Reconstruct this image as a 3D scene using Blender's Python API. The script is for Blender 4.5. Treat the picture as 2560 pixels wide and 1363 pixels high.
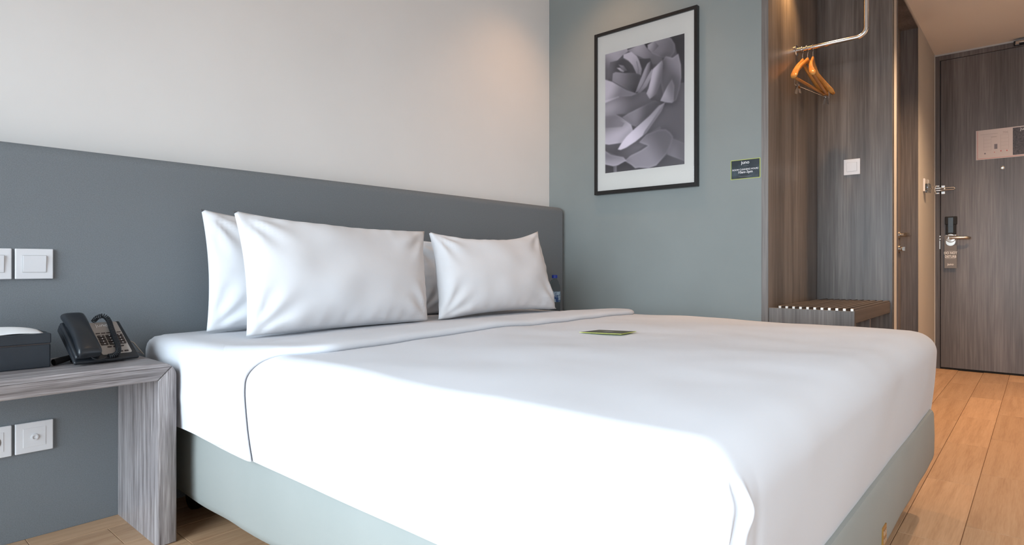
import bpy, bmesh, math, random
import numpy as np
from mathutils import Vector, Matrix, noise

random.seed(7)
for o in list(bpy.data.objects):
    bpy.data.objects.remove(o, do_unlink=True)
SC = bpy.context.scene
COL = SC.collection

# ------------------------------------------------------------------ camera
F_PX, CX, HY = 1514.0, 1280.0, 664.0
YAW = math.atan2(2605 - 1280, F_PX)
cd = bpy.data.cameras.new('camera')
cam = bpy.data.objects.new('camera', cd)
COL.objects.link(cam)
cd.sensor_width = 36.0
cd.lens = F_PX / 2560 * 36.0
cd.shift_y = (HY - 681.5) / 2560
cd.clip_start = 0.02
cam.location = (0, 0, 0.75)
cam.rotation_euler = (math.radians(90), 0, YAW - math.radians(90))
SC.camera = cam

# ------------------------------------------------------------------ light
SC.view_settings.view_transform = 'Standard'
SC.view_settings.look = 'None'
SC.view_settings.gamma = 1.0
SC.view_settings.use_curve_mapping = False
SC.view_settings.exposure = 0.36

SKY_STRENGTH = 9.5
world = bpy.data.worlds.new('overcast_sky')
SC.world = world
world.use_nodes = True
wb = world.node_tree.nodes['Background']
# overcast sky above the horizon, duller ground and city below it
wn = world.node_tree
w_tc = wn.nodes.new('ShaderNodeTexCoord')
w_sx = wn.nodes.new('ShaderNodeSeparateXYZ')
w_mr = wn.nodes.new('ShaderNodeMapRange')
w_mr.interpolation_type = 'SMOOTHSTEP'
w_mr.inputs['From Min'].default_value = -0.25
w_mr.inputs['From Max'].default_value = 0.15
w_mx = wn.nodes.new('ShaderNodeMix')
w_mx.data_type = 'RGBA'
w_mx.inputs[6].default_value = (0.31, 0.33, 0.36, 1)
w_mx.inputs[7].default_value = (0.74, 0.88, 1.0, 1)
wn.links.new(w_tc.outputs['Generated'], w_sx.inputs['Vector'])
wn.links.new(w_sx.outputs['Z'], w_mr.inputs['Value'])
wn.links.new(w_mr.outputs['Result'], w_mx.inputs[0])
wn.links.new(w_mx.outputs[2], wb.inputs['Color'])
wb.inputs['Strength'].default_value = SKY_STRENGTH

WIN_X = -0.85
WY0, WY1, WZ0, WZ1 = -1.10, 2.00, 0.05, 1.90
pl = bpy.data.lights.new('window_portal', 'AREA')
pl.shape = 'RECTANGLE'
pl.size = WZ1 - WZ0
pl.size_y = WY1 - WY0
pl.cycles.is_portal = True
po = bpy.data.objects.new('window_portal', pl)
COL.objects.link(po)
po.location = (WIN_X - 0.14, (WY0 + WY1) / 2, (WZ0 + WZ1) / 2)
po.rotation_euler = (0, math.radians(-90), 0)

WARM = (1.0, 0.70, 0.43)
NEUTRAL = (1.0, 0.93, 0.86)
def spot(name, loc, target, watts, angle, blend=0.6, color=WARM, radius=0.035):
    ld = bpy.data.lights.new(name, 'SPOT')
    ld.energy = watts
    ld.color = color
    ld.spot_size = math.radians(angle)
    ld.spot_blend = 1.0
    ld.shadow_soft_size = radius
    lo = bpy.data.objects.new(name, ld)
    COL.objects.link(lo)
    lo.location = loc
    d = Vector(target) - Vector(loc)
    lo.rotation_euler = d.to_track_quat('-Z', 'Y').to_euler()
    return lo

MAIN_CEIL, HALL_CEIL = 2.60, 2.285
DOWNLIGHTS = [  # x, y, ceiling z, watts, cone, colour
    (2.52, 1.72, MAIN_CEIL, 19, 105, (1.0, 0.56, 0.30)),
    (1.00, 1.30, MAIN_CEIL, 4, 110, WARM),
    (0.50, -0.98, MAIN_CEIL, 29, 105, NEUTRAL),  # added wall washer, bounces fill light onto the bed foot
    (1.60, -0.98, MAIN_CEIL, 29, 105, NEUTRAL),  # second added washer, fill for the surfaces facing the front wall
    (4.0, 0.0, HALL_CEIL, 125, 130, (1.0, 0.64, 0.37)),
    (4.75, -0.12, HALL_CEIL, 14, 120, (1.0, 0.66, 0.40)),
    (3.12, 0.86, HALL_CEIL, 22, 110, (1.0, 0.54, 0.20)),
]
for x, y, z, w, a, c in DOWNLIGHTS:
    spot('downlight_lamp', (x, y, z - 0.03), (x, y, 0), w, a, color=c)

# ------------------------------------------------------------------ materials
def lin(c):
    return tuple(((v / 255) / 12.92 if v / 255 <= 0.04045 else ((v / 255 + 0.055) / 1.055) ** 2.4) for v in c)

def mat(name, rgb, rough=0.5, metal=0.0, spec=0.5, coat=0.0, trans=0.0, ior=1.45, emit=None):
    m = bpy.data.materials.new(name)
    m.use_nodes = True
    b = m.node_tree.nodes['Principled BSDF']
    b.inputs['Base Color'].default_value = (*lin(rgb), 1)
    b.inputs['Roughness'].default_value = rough
    b.inputs['Metallic'].default_value = metal
    b.inputs['Specular IOR Level'].default_value = spec
    b.inputs['Coat Weight'].default_value = coat
    b.inputs['Transmission Weight'].default_value = trans
    b.inputs['IOR'].default_value = ior
    if emit:
        b.inputs['Emission Color'].default_value = (*lin(emit[0]), 1)
        b.inputs['Emission Strength'].default_value = emit[1]
    return m

def nd(m, t, **kw):
    n = m.node_tree.nodes.new(t)
    for k, v in kw.items():
        setattr(n, k, v)
    return n

def lk(m, a, b):
    m.node_tree.links.new(a, b)

def ramp(m, stops):
    r = nd(m, 'ShaderNodeValToRGB')
    e = r.color_ramp.elements
    while len(e) < len(stops):
        e.new(0.5)
    for el, (p, c) in zip(e, stops):
        el.position = p
        el.color = (*lin(c), 1)
    return r

def bsdf(m):
    return m.node_tree.nodes['Principled BSDF']

def noise_mat(name, c0, c1, scale=(1, 1, 1), nscale=6, detail=4, rough=0.5, bump=0.0, bump_scale=None, dist=0.002, spec=0.5, coord='Object', pos=(0.3, 0.7)):
    m = mat(name, c0, rough, spec=spec)
    tc = nd(m, 'ShaderNodeTexCoord')
    mp = nd(m, 'ShaderNodeMapping')
    mp.inputs['Scale'].default_value = scale
    lk(m, tc.outputs[coord], mp.inputs['Vector'])
    nz = nd(m, 'ShaderNodeTexNoise')
    nz.inputs['Scale'].default_value = nscale
    nz.inputs['Detail'].default_value = detail
    lk(m, mp.outputs['Vector'], nz.inputs['Vector'])
    r = ramp(m, [(pos[0], c0), (pos[1], c1)])
    lk(m, nz.outputs['Fac'], r.inputs['Fac'])
    lk(m, r.outputs['Color'], bsdf(m).inputs['Base Color'])
    if bump:
        n2 = nz
        if bump_scale:
            n2 = nd(m, 'ShaderNodeTexNoise')
            n2.inputs['Scale'].default_value = bump_scale
            n2.inputs['Detail'].default_value = 3
            lk(m, tc.outputs[coord], n2.inputs['Vector'])
        bp = nd(m, 'ShaderNodeBump')
        bp.inputs['Strength'].default_value = bump
        bp.inputs['Distance'].default_value = dist
        lk(m, n2.outputs['Fac'], bp.inputs['Height'])
        lk(m, bp.outputs['Normal'], bsdf(m).inputs['Normal'])
    return m

def wood_mat(name, dark, mid, light, axis='z', rough=0.45, fine=90, coarse=9, contrast=(0.32, 0.5, 0.68), spec=0.4, stripe=0.45):
    """laminate with grain running along one axis"""
    m = mat(name, mid, rough, spec=spec)
    tc = nd(m, 'ShaderNodeTexCoord')
    lo = 0.035
    sc = {'x': (lo, 1, 1), 'y': (1, lo, 1), 'z': (1, 1, lo)}[axis]
    outs = []
    for s, d in ((coarse, 2), (fine, 5)):
        mp = nd(m, 'ShaderNodeMapping')
        mp.inputs['Scale'].default_value = sc
        mp.inputs['Location'].default_value = (3.1, 1.7, 0.4)
        lk(m, tc.outputs['Object'], mp.inputs['Vector'])
        nz = nd(m, 'ShaderNodeTexNoise')
        nz.inputs['Scale'].default_value = s
        nz.inputs['Detail'].default_value = d
        nz.inputs['Distortion'].default_value = 0.25
        lk(m, mp.outputs['Vector'], nz.inputs['Vector'])
        outs.append(nz.outputs['Fac'])
    mx = nd(m, 'ShaderNodeMix', data_type='FLOAT')
    mx.inputs[0].default_value = stripe
    lk(m, outs[0], mx.inputs[2])
    lk(m, outs[1], mx.inputs[3])
    r = ramp(m, [(contrast[0], dark), (contrast[1], mid), (contrast[2], light)])
    lk(m, mx.outputs[0], r.inputs['Fac'])
    lk(m, r.outputs['Color'], bsdf(m).inputs['Base Color'])
    bp = nd(m, 'ShaderNodeBump')
    bp.inputs['Strength'].default_value = 0.08
    bp.inputs['Distance'].default_value = 0.001
    lk(m, outs[1], bp.inputs['Height'])
    lk(m, bp.outputs['Normal'], bsdf(m).inputs['Normal'])
    return m

M = {}
M['white_wall'] = noise_mat('white_plaster', (236, 234, 231), (239, 237, 234), nscale=3, rough=0.85, bump=0.05, bump_scale=180, dist=0.0008, spec=0.2)
M['green_wall'] = noise_mat('grey_green_paint', (138, 144, 142), (144, 150, 148), nscale=2.5, rough=0.7, bump=0.05, bump_scale=180, dist=0.0008, spec=0.3)
M['beige_wall'] = noise_mat('beige_paint', (188, 185, 181), (194, 191, 187), nscale=2.5, rough=0.75, bump=0.04, bump_scale=180, dist=0.0008, spec=0.25)
M['ceiling'] = noise_mat('ceiling_paint', (228, 223, 218), (231, 226, 221), nscale=2.0, rough=0.9, spec=0.2)
M['fabric'] = noise_mat('grey_woven_fabric', (118, 123, 127), (130, 135, 139), nscale=420, detail=2, rough=0.95, bump=0.25, bump_scale=700, dist=0.0008, spec=0.15)
M['linen'] = noise_mat('white_cotton_dimmed', (207, 208, 212), (211, 212, 216), nscale=3, rough=0.9, bump=0.05, bump_scale=900, dist=0.0004, spec=0.2)  # same fabric as the pillows, toned down to dim the bed top
M['pillow'] = noise_mat('white_cotton_brightened', (220, 220, 222), (226, 226, 228), nscale=5, rough=0.85, bump=0.06, bump_scale=38, dist=0.004, spec=0.25)  # same fabric as the duvet, lightened so the pillows look brighter lit
M['base_fabric'] = noise_mat('sage_vinyl', (143, 147, 143), (149, 152, 148), nscale=4, rough=0.6, bump=0.05, bump_scale=60, dist=0.001, spec=0.35)
M['wood_v'] = wood_mat('grey_brown_laminate', (72, 65, 61), (101, 94, 89), (130, 123, 118), 'z', coarse=11, fine=110, rough=0.36, spec=0.5)
M['wood_door'] = wood_mat('dark_grey_brown_laminate', (74, 68, 66), (98, 92, 90), (124, 118, 116), 'z', coarse=8, fine=100, rough=0.36, spec=0.5)
M['wood_ns_x'] = wood_mat('zebra_grey_laminate_top', (106, 100, 100), (144, 138, 138), (178, 173, 173), 'x', rough=0.3, coarse=55, fine=330, contrast=(0.36, 0.5, 0.64), stripe=0.5)
M['wood_ns_z'] = wood_mat('zebra_grey_laminate_leg', (106, 100, 100), (144, 138, 138), (178, 173, 173), 'z', rough=0.3, coarse=55, fine=330, contrast=(0.36, 0.5, 0.64), stripe=0.5)
M['wood_edge'] = wood_mat('brown_edge_banding', (72, 66, 62), (89, 82, 78), (105, 98, 94), 'x', fine=60)
M['white_plastic'] = mat('white_plastic', (226, 226, 228), 0.35)
M['black_plastic'] = mat('black_plastic', (34, 37, 41), 0.28)
M['matte_black'] = mat('matte_black', (22, 22, 23), 0.6)
M['dark_void'] = mat('shadow_gap_black', (14, 12, 11), 0.8)
M['chrome'] = mat('chrome', (216, 214, 212), 0.12, metal=1.0)
M['bright_steel'] = mat('bright_steel', (228, 228, 226), 0.28, metal=0.85)
M['steel'] = mat('brushed_steel', (190, 184, 176), 0.3, metal=1.0)
M['brass'] = mat('brass', (196, 160, 92), 0.3, metal=1.0)
M['leather'] = noise_mat('black_leather', (33, 38, 44), (44, 50, 57), nscale=9, rough=0.42, bump=0.35, bump_scale=240, dist=0.001)
M['tissue'] = mat('tissue_paper', (240, 240, 240), 0.9)
M['grey_plate'] = mat('silver_grey_plastic', (168, 162, 157), 0.35)
M['key'] = mat('dark_key', (62, 54, 52), 0.45)
M['white_print'] = mat('white_print', (232, 232, 232), 0.6)
M['frame_black'] = mat('black_frame_lacquer', (28, 27, 27), 0.3)
M['mat_board'] = noise_mat('white_mat_board', (222, 217, 210), (226, 221, 214), nscale=4, rough=0.8)
M['hanger_wood'] = wood_mat('varnished_beech', (176, 118, 58), (196, 138, 72), (210, 154, 88), 'x', rough=0.25, coarse=20, fine=120)
M['sign_navy'] = noise_mat('dark_navy_laminated_print', (36, 44, 50), (70, 84, 92), nscale=16, detail=3, rough=0.3, pos=(0.45, 0.75))
M['lime'] = mat('lime_border', (196, 204, 96), 0.5)
M['olive'] = noise_mat('olive_dark_print', (58, 58, 34), (84, 82, 58), nscale=40, rough=0.4)
M['red_border'] = mat('red_border', (196, 92, 84), 0.5)
M['paper'] = mat('pinkish_white_paper', (206, 194, 190), 0.5)
M['grey_print'] = mat('grey_print', (128, 122, 128), 0.6)
M['faint_print'] = mat('faint_grey_line_print', (184, 172, 168), 0.6)
M['dark_print'] = noise_mat('charcoal_speckled_print', (58, 54, 58), (96, 92, 96), nscale=120, rough=0.5)
M['dnd_grey'] = mat('grey_door_hanger_card', (122, 119, 118), 0.5)
M['lcd'] = mat('blue_grey_reader_face', (62, 74, 84), 0.25)
M['blue_cap'] = mat('blue_cap', (38, 60, 160), 0.35)
M['bottle_label'] = noise_mat('blue_white_label', (40, 78, 132), (170, 196, 214), nscale=55, rough=0.5, pos=(0.42, 0.55))
M['grey_shadowline'] = mat('seam_grey', (190, 190, 190), 0.6)
M['socket_dark'] = mat('socket_grey', (120, 112, 106), 0.5)
M['rubber'] = mat('black_rubber', (16, 16, 17), 0.5)
M['grout'] = mat('brown_grout', (140, 110, 84), 0.9)
M['lamp_lens'] = mat('lit_lamp_lens', (255, 214, 160), 0.4, emit=((255, 206, 150), 5.0))
M['line_cord'] = mat('pale_grey_cord', (176, 166, 156), 0.5)

def glass_mat(name, tint=(255, 255, 255), gloss=0.08, rough=0.0):
    m = bpy.data.materials.new(name)
    m.use_nodes = True
    nt = m.node_tree
    nt.nodes.remove(nt.nodes['Principled BSDF'])
    out = nt.nodes['Material Output']
    tr = nt.nodes.new('ShaderNodeBsdfTransparent')
    tr.inputs['Color'].default_value = (*lin(tint), 1)
    gl = nt.nodes.new('ShaderNodeBsdfGlossy')
    gl.inputs['Roughness'].default_value = rough
    fr = nt.nodes.new('ShaderNodeFresnel')
    fr.inputs['IOR'].default_value = 1.45
    mx = nt.nodes.new('ShaderNodeMixShader')
    nt.links.new(fr.outputs['Fac'], mx.inputs['Fac'])
    nt.links.new(tr.outputs['BSDF'], mx.inputs[1])
    nt.links.new(gl.outputs['BSDF'], mx.inputs[2])
    nt.links.new(mx.outputs['Shader'], out.inputs['Surface'])
    return m
M['pane'] = glass_mat('clear_pane')
M['clear_plastic'] = glass_mat('clear_plastic', (226, 232, 236))
M['water'] = mat('water_bottle_plastic', (214, 226, 232), 0.05, trans=1.0, ior=1.2)

def plank_material():
    m = mat('oak_look_tile', (190, 158, 128), 0.42, spec=0.4)
    tc = nd(m, 'ShaderNodeTexCoord')
    oi = nd(m, 'ShaderNodeObjectInfo')
    off = nd(m, 'ShaderNodeVectorMath', operation='MULTIPLY_ADD')
    off.inputs[1].default_value = (7.3, 11.9, 5.1)
    lk(m, oi.outputs['Random'], off.inputs[0])
    lk(m, tc.outputs['Object'], off.inputs[2])
    mp = nd(m, 'ShaderNodeMapping')
    mp.inputs['Scale'].default_value = (0.06, 1, 1)
    lk(m, off.outputs['Vector'], mp.inputs['Vector'])
    nz = nd(m, 'ShaderNodeTexNoise')
    nz.inputs['Scale'].default_value = 42
    nz.inputs['Detail'].default_value = 4
    nz.inputs['Distortion'].default_value = 0.5
    lk(m, mp.outputs['Vector'], nz.inputs['Vector'])
    n2 = nd(m, 'ShaderNodeTexNoise')
    n2.inputs['Scale'].default_value = 240
    n2.inputs['Detail'].default_value = 3
    lk(m, mp.outputs['Vector'], n2.inputs['Vector'])
    mx = nd(m, 'ShaderNodeMix', data_type='FLOAT')
    mx.inputs[0].default_value = 0.4
    lk(m, nz.outputs['Fac'], mx.inputs[2])
    lk(m, n2.outputs['Fac'], mx.inputs[3])
    r = ramp(m, [(0.30, (174, 136, 104)), (0.5, (193, 156, 122)), (0.70, (204, 169, 136))])
    lk(m, mx.outputs[0], r.inputs['Fac'])
    hs = nd(m, 'ShaderNodeHueSaturation')
    mr = nd(m, 'ShaderNodeMapRange')
    mr.inputs['To Min'].default_value = 0.86
    mr.inputs['To Max'].default_value = 1.10
    lk(m, oi.outputs['Random'], mr.inputs['Value'])
    lk(m, mr.outputs['Result'], hs.inputs['Value'])
    lk(m, r.outputs['Color'], hs.inputs['Color'])
    lk(m, hs.outputs['Color'], bsdf(m).inputs['Base Color'])
    return m
M['plank'] = plank_material()

# ------------------------------------------------------------------ mesh helpers
class G:
    """collects geometry in world coordinates"""
    def __init__(s):
        s.v, s.f = [], []
    def add(s, vs, fs):
        n = len(s.v)
        s.v += [tuple(v) for v in vs]
        s.f += [tuple(i + n for i in f) for f in fs]
        return s
    def bm(s, b):
        b.verts.index_update()
        s.add([v.co[:] for v in b.verts], [[v.index for v in f.verts] for f in b.faces])
        b.free()
        return s
    def box(s, x0, x1, y0, y1, z0, z1, bev=0.0, seg=2, M4=None):
        b = bmesh.new()
        bmesh.ops.create_cube(b, size=1)
        for v in b.verts:
            v.co = Vector(((x0 + x1) / 2 + v.co.x * (x1 - x0), (y0 + y1) / 2 + v.co.y * (y1 - y0), (z0 + z1) / 2 + v.co.z * (z1 - z0)))
        if bev:
            bmesh.ops.bevel(b, geom=b.edges[:], offset=bev, segments=seg, profile=0.5, affect='EDGES')
        if M4 is not None:
            bmesh.ops.transform(b, matrix=M4, verts=b.verts)
        return s.bm(b)
    def prism(s, pts, vec, cap=True):
        """polygon pts (3D) swept along vec"""
        n = len(pts)
        vec = Vector(vec)
        vs = [Vector(p) for p in pts] + [Vector(p) + vec for p in pts]
        fs = [(i, (i + 1) % n, n + (i + 1) % n, n + i) for i in range(n)]
        if cap:
            fs += [tuple(range(n - 1, -1, -1)), tuple(range(n, 2 * n))]
        return s.add(vs, fs)
    def tube(s, pts, r, seg=10, cap=True, closed=False):
        pts = [Vector(p) for p in pts]
        n = len(pts)
        rr = r if isinstance(r, (list, tuple)) else [r] * n
        vs, fs = [], []
        prev = None
        for i, p in enumerate(pts):
            if closed:
                t = pts[(i + 1) % n] - pts[i - 1]
            else:
                t = pts[min(i + 1, n - 1)] - pts[max(i - 1, 0)]
            t.normalize()
            if prev is None:
                a = Vector((0, 0, 1)) if abs(t.z) < 0.9 else Vector((1, 0, 0))
                u = t.cross(a).normalized()
            else:
                u = (prev - t * prev.dot(t)).normalized()
            prev = u
            w = t.cross(u)
            for k in range(seg):
                a = 2 * math.pi * k / seg
                vs.append(p + (u * math.cos(a) + w * math.sin(a)) * rr[i])
        m = n if closed else n - 1
        for i in range(m):
            j = (i + 1) % n
            for k in range(seg):
                l = (k + 1) % seg
                fs.append((i * seg + k, i * seg + l, j * seg + l, j * seg + k))
        if cap and not closed:
            fs.append(tuple(range(seg - 1, -1, -1)))
            fs.append(tuple(range((n - 1) * seg, n * seg)))
        return s.add(vs, fs)
    def lathe(s, prof, base, axis=(0, 0, 1), seg=24):
        """prof: (r, h) list along axis from base"""
        ax = Vector(axis).normalized()
        a = Vector((0, 0, 1)) if abs(ax.z) < 0.9 else Vector((1, 0, 0))
        u = ax.cross(a).normalized()
        w = ax.cross(u)
        b = Vector(base)
        vs, fs = [], []
        for r, h in prof:
            for k in range(seg):
                t = 2 * math.pi * k / seg
                vs.append(b + ax * h + (u * math.cos(t) + w * math.sin(t)) * max(r, 1e-5))
        for i in range(len(prof) - 1):
            for k in range(seg):
                l = (k + 1) % seg
                fs.append((i * seg + k, i * seg + l, (i + 1) * seg + l, (i + 1) * seg + k))
        fs.append(tuple(range(seg - 1, -1, -1)))
        fs.append(tuple(range((len(prof) - 1) * seg, len(prof) * seg)))
        return s.add(vs, fs)
    def grid(s, fn, nu, nv):
        vs = [fn(i / nu, j / nv) for j in range(nv + 1) for i in range(nu + 1)]
        fs = [(j * (nu + 1) + i, j * (nu + 1) + i + 1, (j + 1) * (nu + 1) + i + 1, (j + 1) * (nu + 1) + i) for j in range(nv) for i in range(nu)]
        return s.add(vs, fs)

def tag(o, label=None, cat=None, group=None, kind=None):
    if label: o['label'] = label
    if cat: o['category'] = cat
    if group: o['group'] = group
    if kind: o['kind'] = kind
    return o

def make(name, g, material, parent=None, base=None, smooth=False, weld=0.0, recalc=True):
    """one mesh object from world-space geometry; origin at base or at the root parent's location"""
    org = Vector((0, 0, 0))
    if parent is not None:
        p = parent
        while p is not None:
            org += Vector(p.location)
            p = p.parent
        off = org
    else:
        off = Vector(base) if base is not None else Vector((0, 0, 0))
    me = bpy.data.meshes.new(name)
    me.from_pydata([tuple(Vector(v) - off) for v in g.v], [], g.f)
    if weld or recalc:
        b = bmesh.new()
        b.from_mesh(me)
        if weld:
            bmesh.ops.remove_doubles(b, verts=b.verts, dist=weld)
        if recalc:
            bmesh.ops.recalc_face_normals(b, faces=b.faces)
        b.to_mesh(me)
        b.free()
    me.materials.append(material)
    if smooth:
        me.polygons.foreach_set('use_smooth', [True] * len(me.polygons))
        if smooth != 'all':
            me.set_sharp_from_angle(angle=math.radians(smooth if smooth is not True else 40))
    o = bpy.data.objects.new(name, me)
    COL.objects.link(o)
    if parent is not None:
        o.parent = parent
    else:
        o.location = off
    return o

def thing(name, label, cat, loc=(0, 0, 0), group=None, kind=None):
    o = bpy.data.objects.new(name, None)
    o.empty_display_size = 0.05
    COL.objects.link(o)
    o.location = loc
    return tag(o, label, cat, group, kind)

def dup(root, delta):
    r = root.copy(); COL.objects.link(r)
    r.location = Vector(root.location) + Vector(delta)
    for ch in list(root.children):
        c = ch.copy(); COL.objects.link(c); c.parent = r
        for gch in list(ch.children):
            d = gch.copy(); COL.objects.link(d); d.parent = c
    return r

def frame_matrix(org, ex, ey, ez):
    return Matrix(((ex[0], ey[0], ez[0], org[0]), (ex[1], ey[1], ez[1], org[1]), (ex[2], ey[2], ez[2], org[2]), (0, 0, 0, 1)))

def text(name, s, size, org, ex, ey, material, parent, bold=0.0, align='CENTER', squash=1.0, depth=0.0003):
    """flat lettering: origin at baseline, ex reading direction, ey up"""
    cu = bpy.data.curves.new(name, 'FONT')
    cu.body = s
    cu.size = size
    cu.align_x = align
    cu.offset = bold
    cu.extrude = depth
    cu.resolution_u = 3
    to = bpy.data.objects.new(name + '_tmp', cu)
    COL.objects.link(to)
    dg = bpy.context.evaluated_depsgraph_get()
    me = bpy.data.meshes.new_from_object(to.evaluated_get(dg))
    bpy.data.objects.remove(to, do_unlink=True)
    ex, ey = Vector(ex).normalized(), Vector(ey).normalized()
    ez = ex.cross(ey)
    g = G()
    mt = frame_matrix(org, ex * squash, ey, ez)
    g.add([mt @ v.co for v in me.vertices], [tuple(p.vertices) for p in me.polygons])
    bpy.data.meshes.remove(me)
    return make(name, g, material, parent, recalc=False)

def fbm(x, y, z, s):
    return noise.noise(Vector((x * s, y * s, z * s)))

# ------------------------------------------------------------------ setting
XG = 2.875            # grey-green wall face
YW = 2.22             # headboard wall face
YH = 2.095            # headboard face
YC = 0.948            # wardrobe side panel face
XB = 3.68             # wardrobe back panel face
YB = 0.59             # bathroom wall face
XD = 5.366            # entrance door face

floor = make('floor', G().box(WIN_X - 0.1, 5.5, -1.3, 2.32, -0.06, -0.004), M['grout'])
tag(floor, kind='structure')
PW, PL = 0.1415, 0.58
plank_cache = {}
def plank(x0, x1, y0, y1):
    key = (round(x1 - x0, 3), round(y1 - y0, 3))
    if key not in plank_cache:
        hx, hy, c = key[0] / 2 - 0.0006, key[1] / 2 - 0.0006, 0.0008
        g = G()
        vs = [(-hx, -hy, -0.008), (hx, -hy, -0.008), (hx, hy, -0.008), (-hx, hy, -0.008),
              (-hx, -hy, -c), (hx, -hy, -c), (hx, hy, -c), (-hx, hy, -c),
              (-hx + c, -hy + c, 0), (hx - c, -hy + c, 0), (hx - c, hy - c, 0), (-hx + c, hy - c, 0)]
        fs = [(0, 1, 5, 4), (1, 2, 6, 5), (2, 3, 7, 6), (3, 0, 4, 7), (4, 5, 9, 8), (5, 6, 10, 9), (6, 7, 11, 10), (7, 4, 8, 11), (8, 9, 10, 11)]
        g.add(vs, fs)
        me = bpy.data.meshes.new('plank')
        me.from_pydata(g.v, [], g.f)
        me.materials.append(M['plank'])
        plank_cache[key] = me
    o = bpy.data.objects.new('plank', plank_cache[key])
    COL.objects.link(o)
    o.parent = floor
    o.location = ((x0 + x1) / 2, (y0 + y1) / 2, 0)

for k in range(-9, 15):
    y0 = 0.166 + PW * k
    y1 = y0 + PW
    if y1 < -1.1: continue
    y0c, y1c = max(y0, -1.2), min(y1, YH if k > 12 else 9)
    xmax = 3.0 if y1 < -0.45 else (XD if y1 < 0.62 else (XB if y1 < 1.0 else XG))
    offx = {0: 4.32, 1: 4.77, 11: 0.66 + 6 * PL}.get(k, 4.32 + (k * 0.41) % PL)
    x = offx - PL * math.ceil((offx - WIN_X) / PL)
    while x < xmax - 0.02:
        a, b = max(x, WIN_X), min(x + PL, xmax)
        if b - a > 0.03 and y1c - y0c > 0.02:
            plank(a, b, y0c, y1c)
        x += PL

def struct(name, g, m, **kw):
    return tag(make(name, g, m, **kw), kind='structure')

struct('wall_back', G().box(WIN_X - 0.12, XG + 0.12, YW, YW + 0.1, 0, MAIN_CEIL), M['white_wall'])
struct('wall_right', G().box(XG, XG + 0.1, YC + 0.031, YW, 0, MAIN_CEIL), M['green_wall'])
# bathroom wall along the passage, with door opening
DX0, DX1, DZ = 3.825, 4.552, 2.256
wc = G()
wc.box(XB + 0.03, DX0, YB, YB + 0.13, 0, HALL_CEIL)
wc.box(DX1, XD + 0.14, YB, YB + 0.13, 0, HALL_CEIL)
wc.box(DX0, DX1, YB, YB + 0.13, DZ, HALL_CEIL)
struct('wall_corridor', wc, M['beige_wall'])
# end wall with entrance door opening
EY0, EZ = -0.40, 2.272
we = G()
we.box(XD, XD + 0.14, -0.62, EY0, 0, HALL_CEIL)
we.box(XD, XD + 0.14, EY0, YB, EZ, HALL_CEIL)
struct('wall_end', we, M['beige_wall'])
ws = G()
ws.box(3.0, XD, -0.60, -0.50, 0, HALL_CEIL)
ws.box(2.9, 3.0, -1.3, -0.50, 0, MAIN_CEIL)
struct('wall_side', ws, M['beige_wall'])
struct('wall_front', G().box(WIN_X - 0.12, 2.9, -1.3, -1.2, 0, MAIN_CEIL), M['white_wall'])
wl = G()
wl.box(WIN_X - 0.12, WIN_X, -1.2, WY0, 0, MAIN_CEIL)
wl.box(WIN_X - 0.12, WIN_X, WY1, YW, 0, MAIN_CEIL)
wl.box(WIN_X - 0.12, WIN_X, WY0, WY1, 0, WZ0)
wl.box(WIN_X - 0.12, WIN_X, WY0, WY1, WZ1, MAIN_CEIL)
struct('wall_left', wl, M['white_wall'])
cg = G()
cg.box(WIN_X - 0.12, XG + 0.12, -1.3, YW + 0.1, MAIN_CEIL, MAIN_CEIL + 0.1)
struct('ceiling', cg, M['ceiling'])
hc = G()
hc.box(XG + 0.1, XD + 0.14, -0.60, YB + 0.13, HALL_CEIL, HALL_CEIL + 0.1)
hc.box(XG + 0.1, XB + 0.03, YB + 0.13, YC + 0.031, HALL_CEIL, HALL_CEIL + 0.1)
hc.box(XG, XG + 0.1, -0.50, YC + 0.031, HALL_CEIL, MAIN_CEIL)
struct('ceiling_corridor', hc, M['ceiling'])
struct('trim_1', G().box(XD - 0.012, XD, YB - 0.004, YB, 0, HALL_CEIL), M['beige_wall'])
# skirting shadow gap line under headboard wall is the fabric panel itself

win = thing('window_1', None, None, (WIN_X - 0.06, (WY0 + WY1) / 2, WZ0), kind='structure')
fr = G()
x0, x1 = WIN_X - 0.09, WIN_X - 0.03
fr.box(x0, x1, WY0, WY0 + 0.05, WZ0, WZ1); fr.box(x0, x1, WY1 - 0.05, WY1, WZ0, WZ1)
fr.box(x0, x1, WY0 + 0.05, WY1 - 0.05, WZ0, WZ0 + 0.05); fr.box(x0, x1, WY0 + 0.05, WY1 - 0.05, WZ1 - 0.05, WZ1)
ym = (WY0 + WY1) / 2
fr.box(x0, x1, ym - 0.025, ym + 0.025, WZ0 + 0.05, WZ1 - 0.05)
make('window_frame', fr, M['frame_black'], win)
for a, b in ((WY0 + 0.05, ym - 0.025), (ym + 0.025, WY1 - 0.05)):
    make('pane', G().box(WIN_X - 0.063, WIN_X - 0.057, a, b, WZ0 + 0.05, WZ1 - 0.05), M['pane'], win)

# entrance door ---------------------------------------------------
door = thing('door_1', 'dark grey wood entrance door with lever handle and card lock', None, (XD, 0.1, 0), kind='structure')
df = G()
df.box(XD - 0.006, XD + 0.1, 0.558, YB - 0.0005, 0.0, EZ)
df.box(XD - 0.006, XD + 0.1, EY0, 0.558, 2.238, EZ)
df.box(XD - 0.006, XD + 0.1, EY0, EY0 + 0.04, 0.0, 2.238)
make('door_frame', df, M['wood_door'], door)
make('gap_shade', G().box(XD + 0.012, XD + 0.1, EY0 + 0.04, 0.558, 0.0, 2.238), M['dark_void'], door)  # black block behind the leaf, paints the shade in the door gap
make('door_leaf', G().box(XD - 0.001, XD + 0.012, EY0 + 0.044, 0.5540, 0.012, 2.2362, 0.001, 1), M['wood_door'], door)
XF = XD - 0.001
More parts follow.
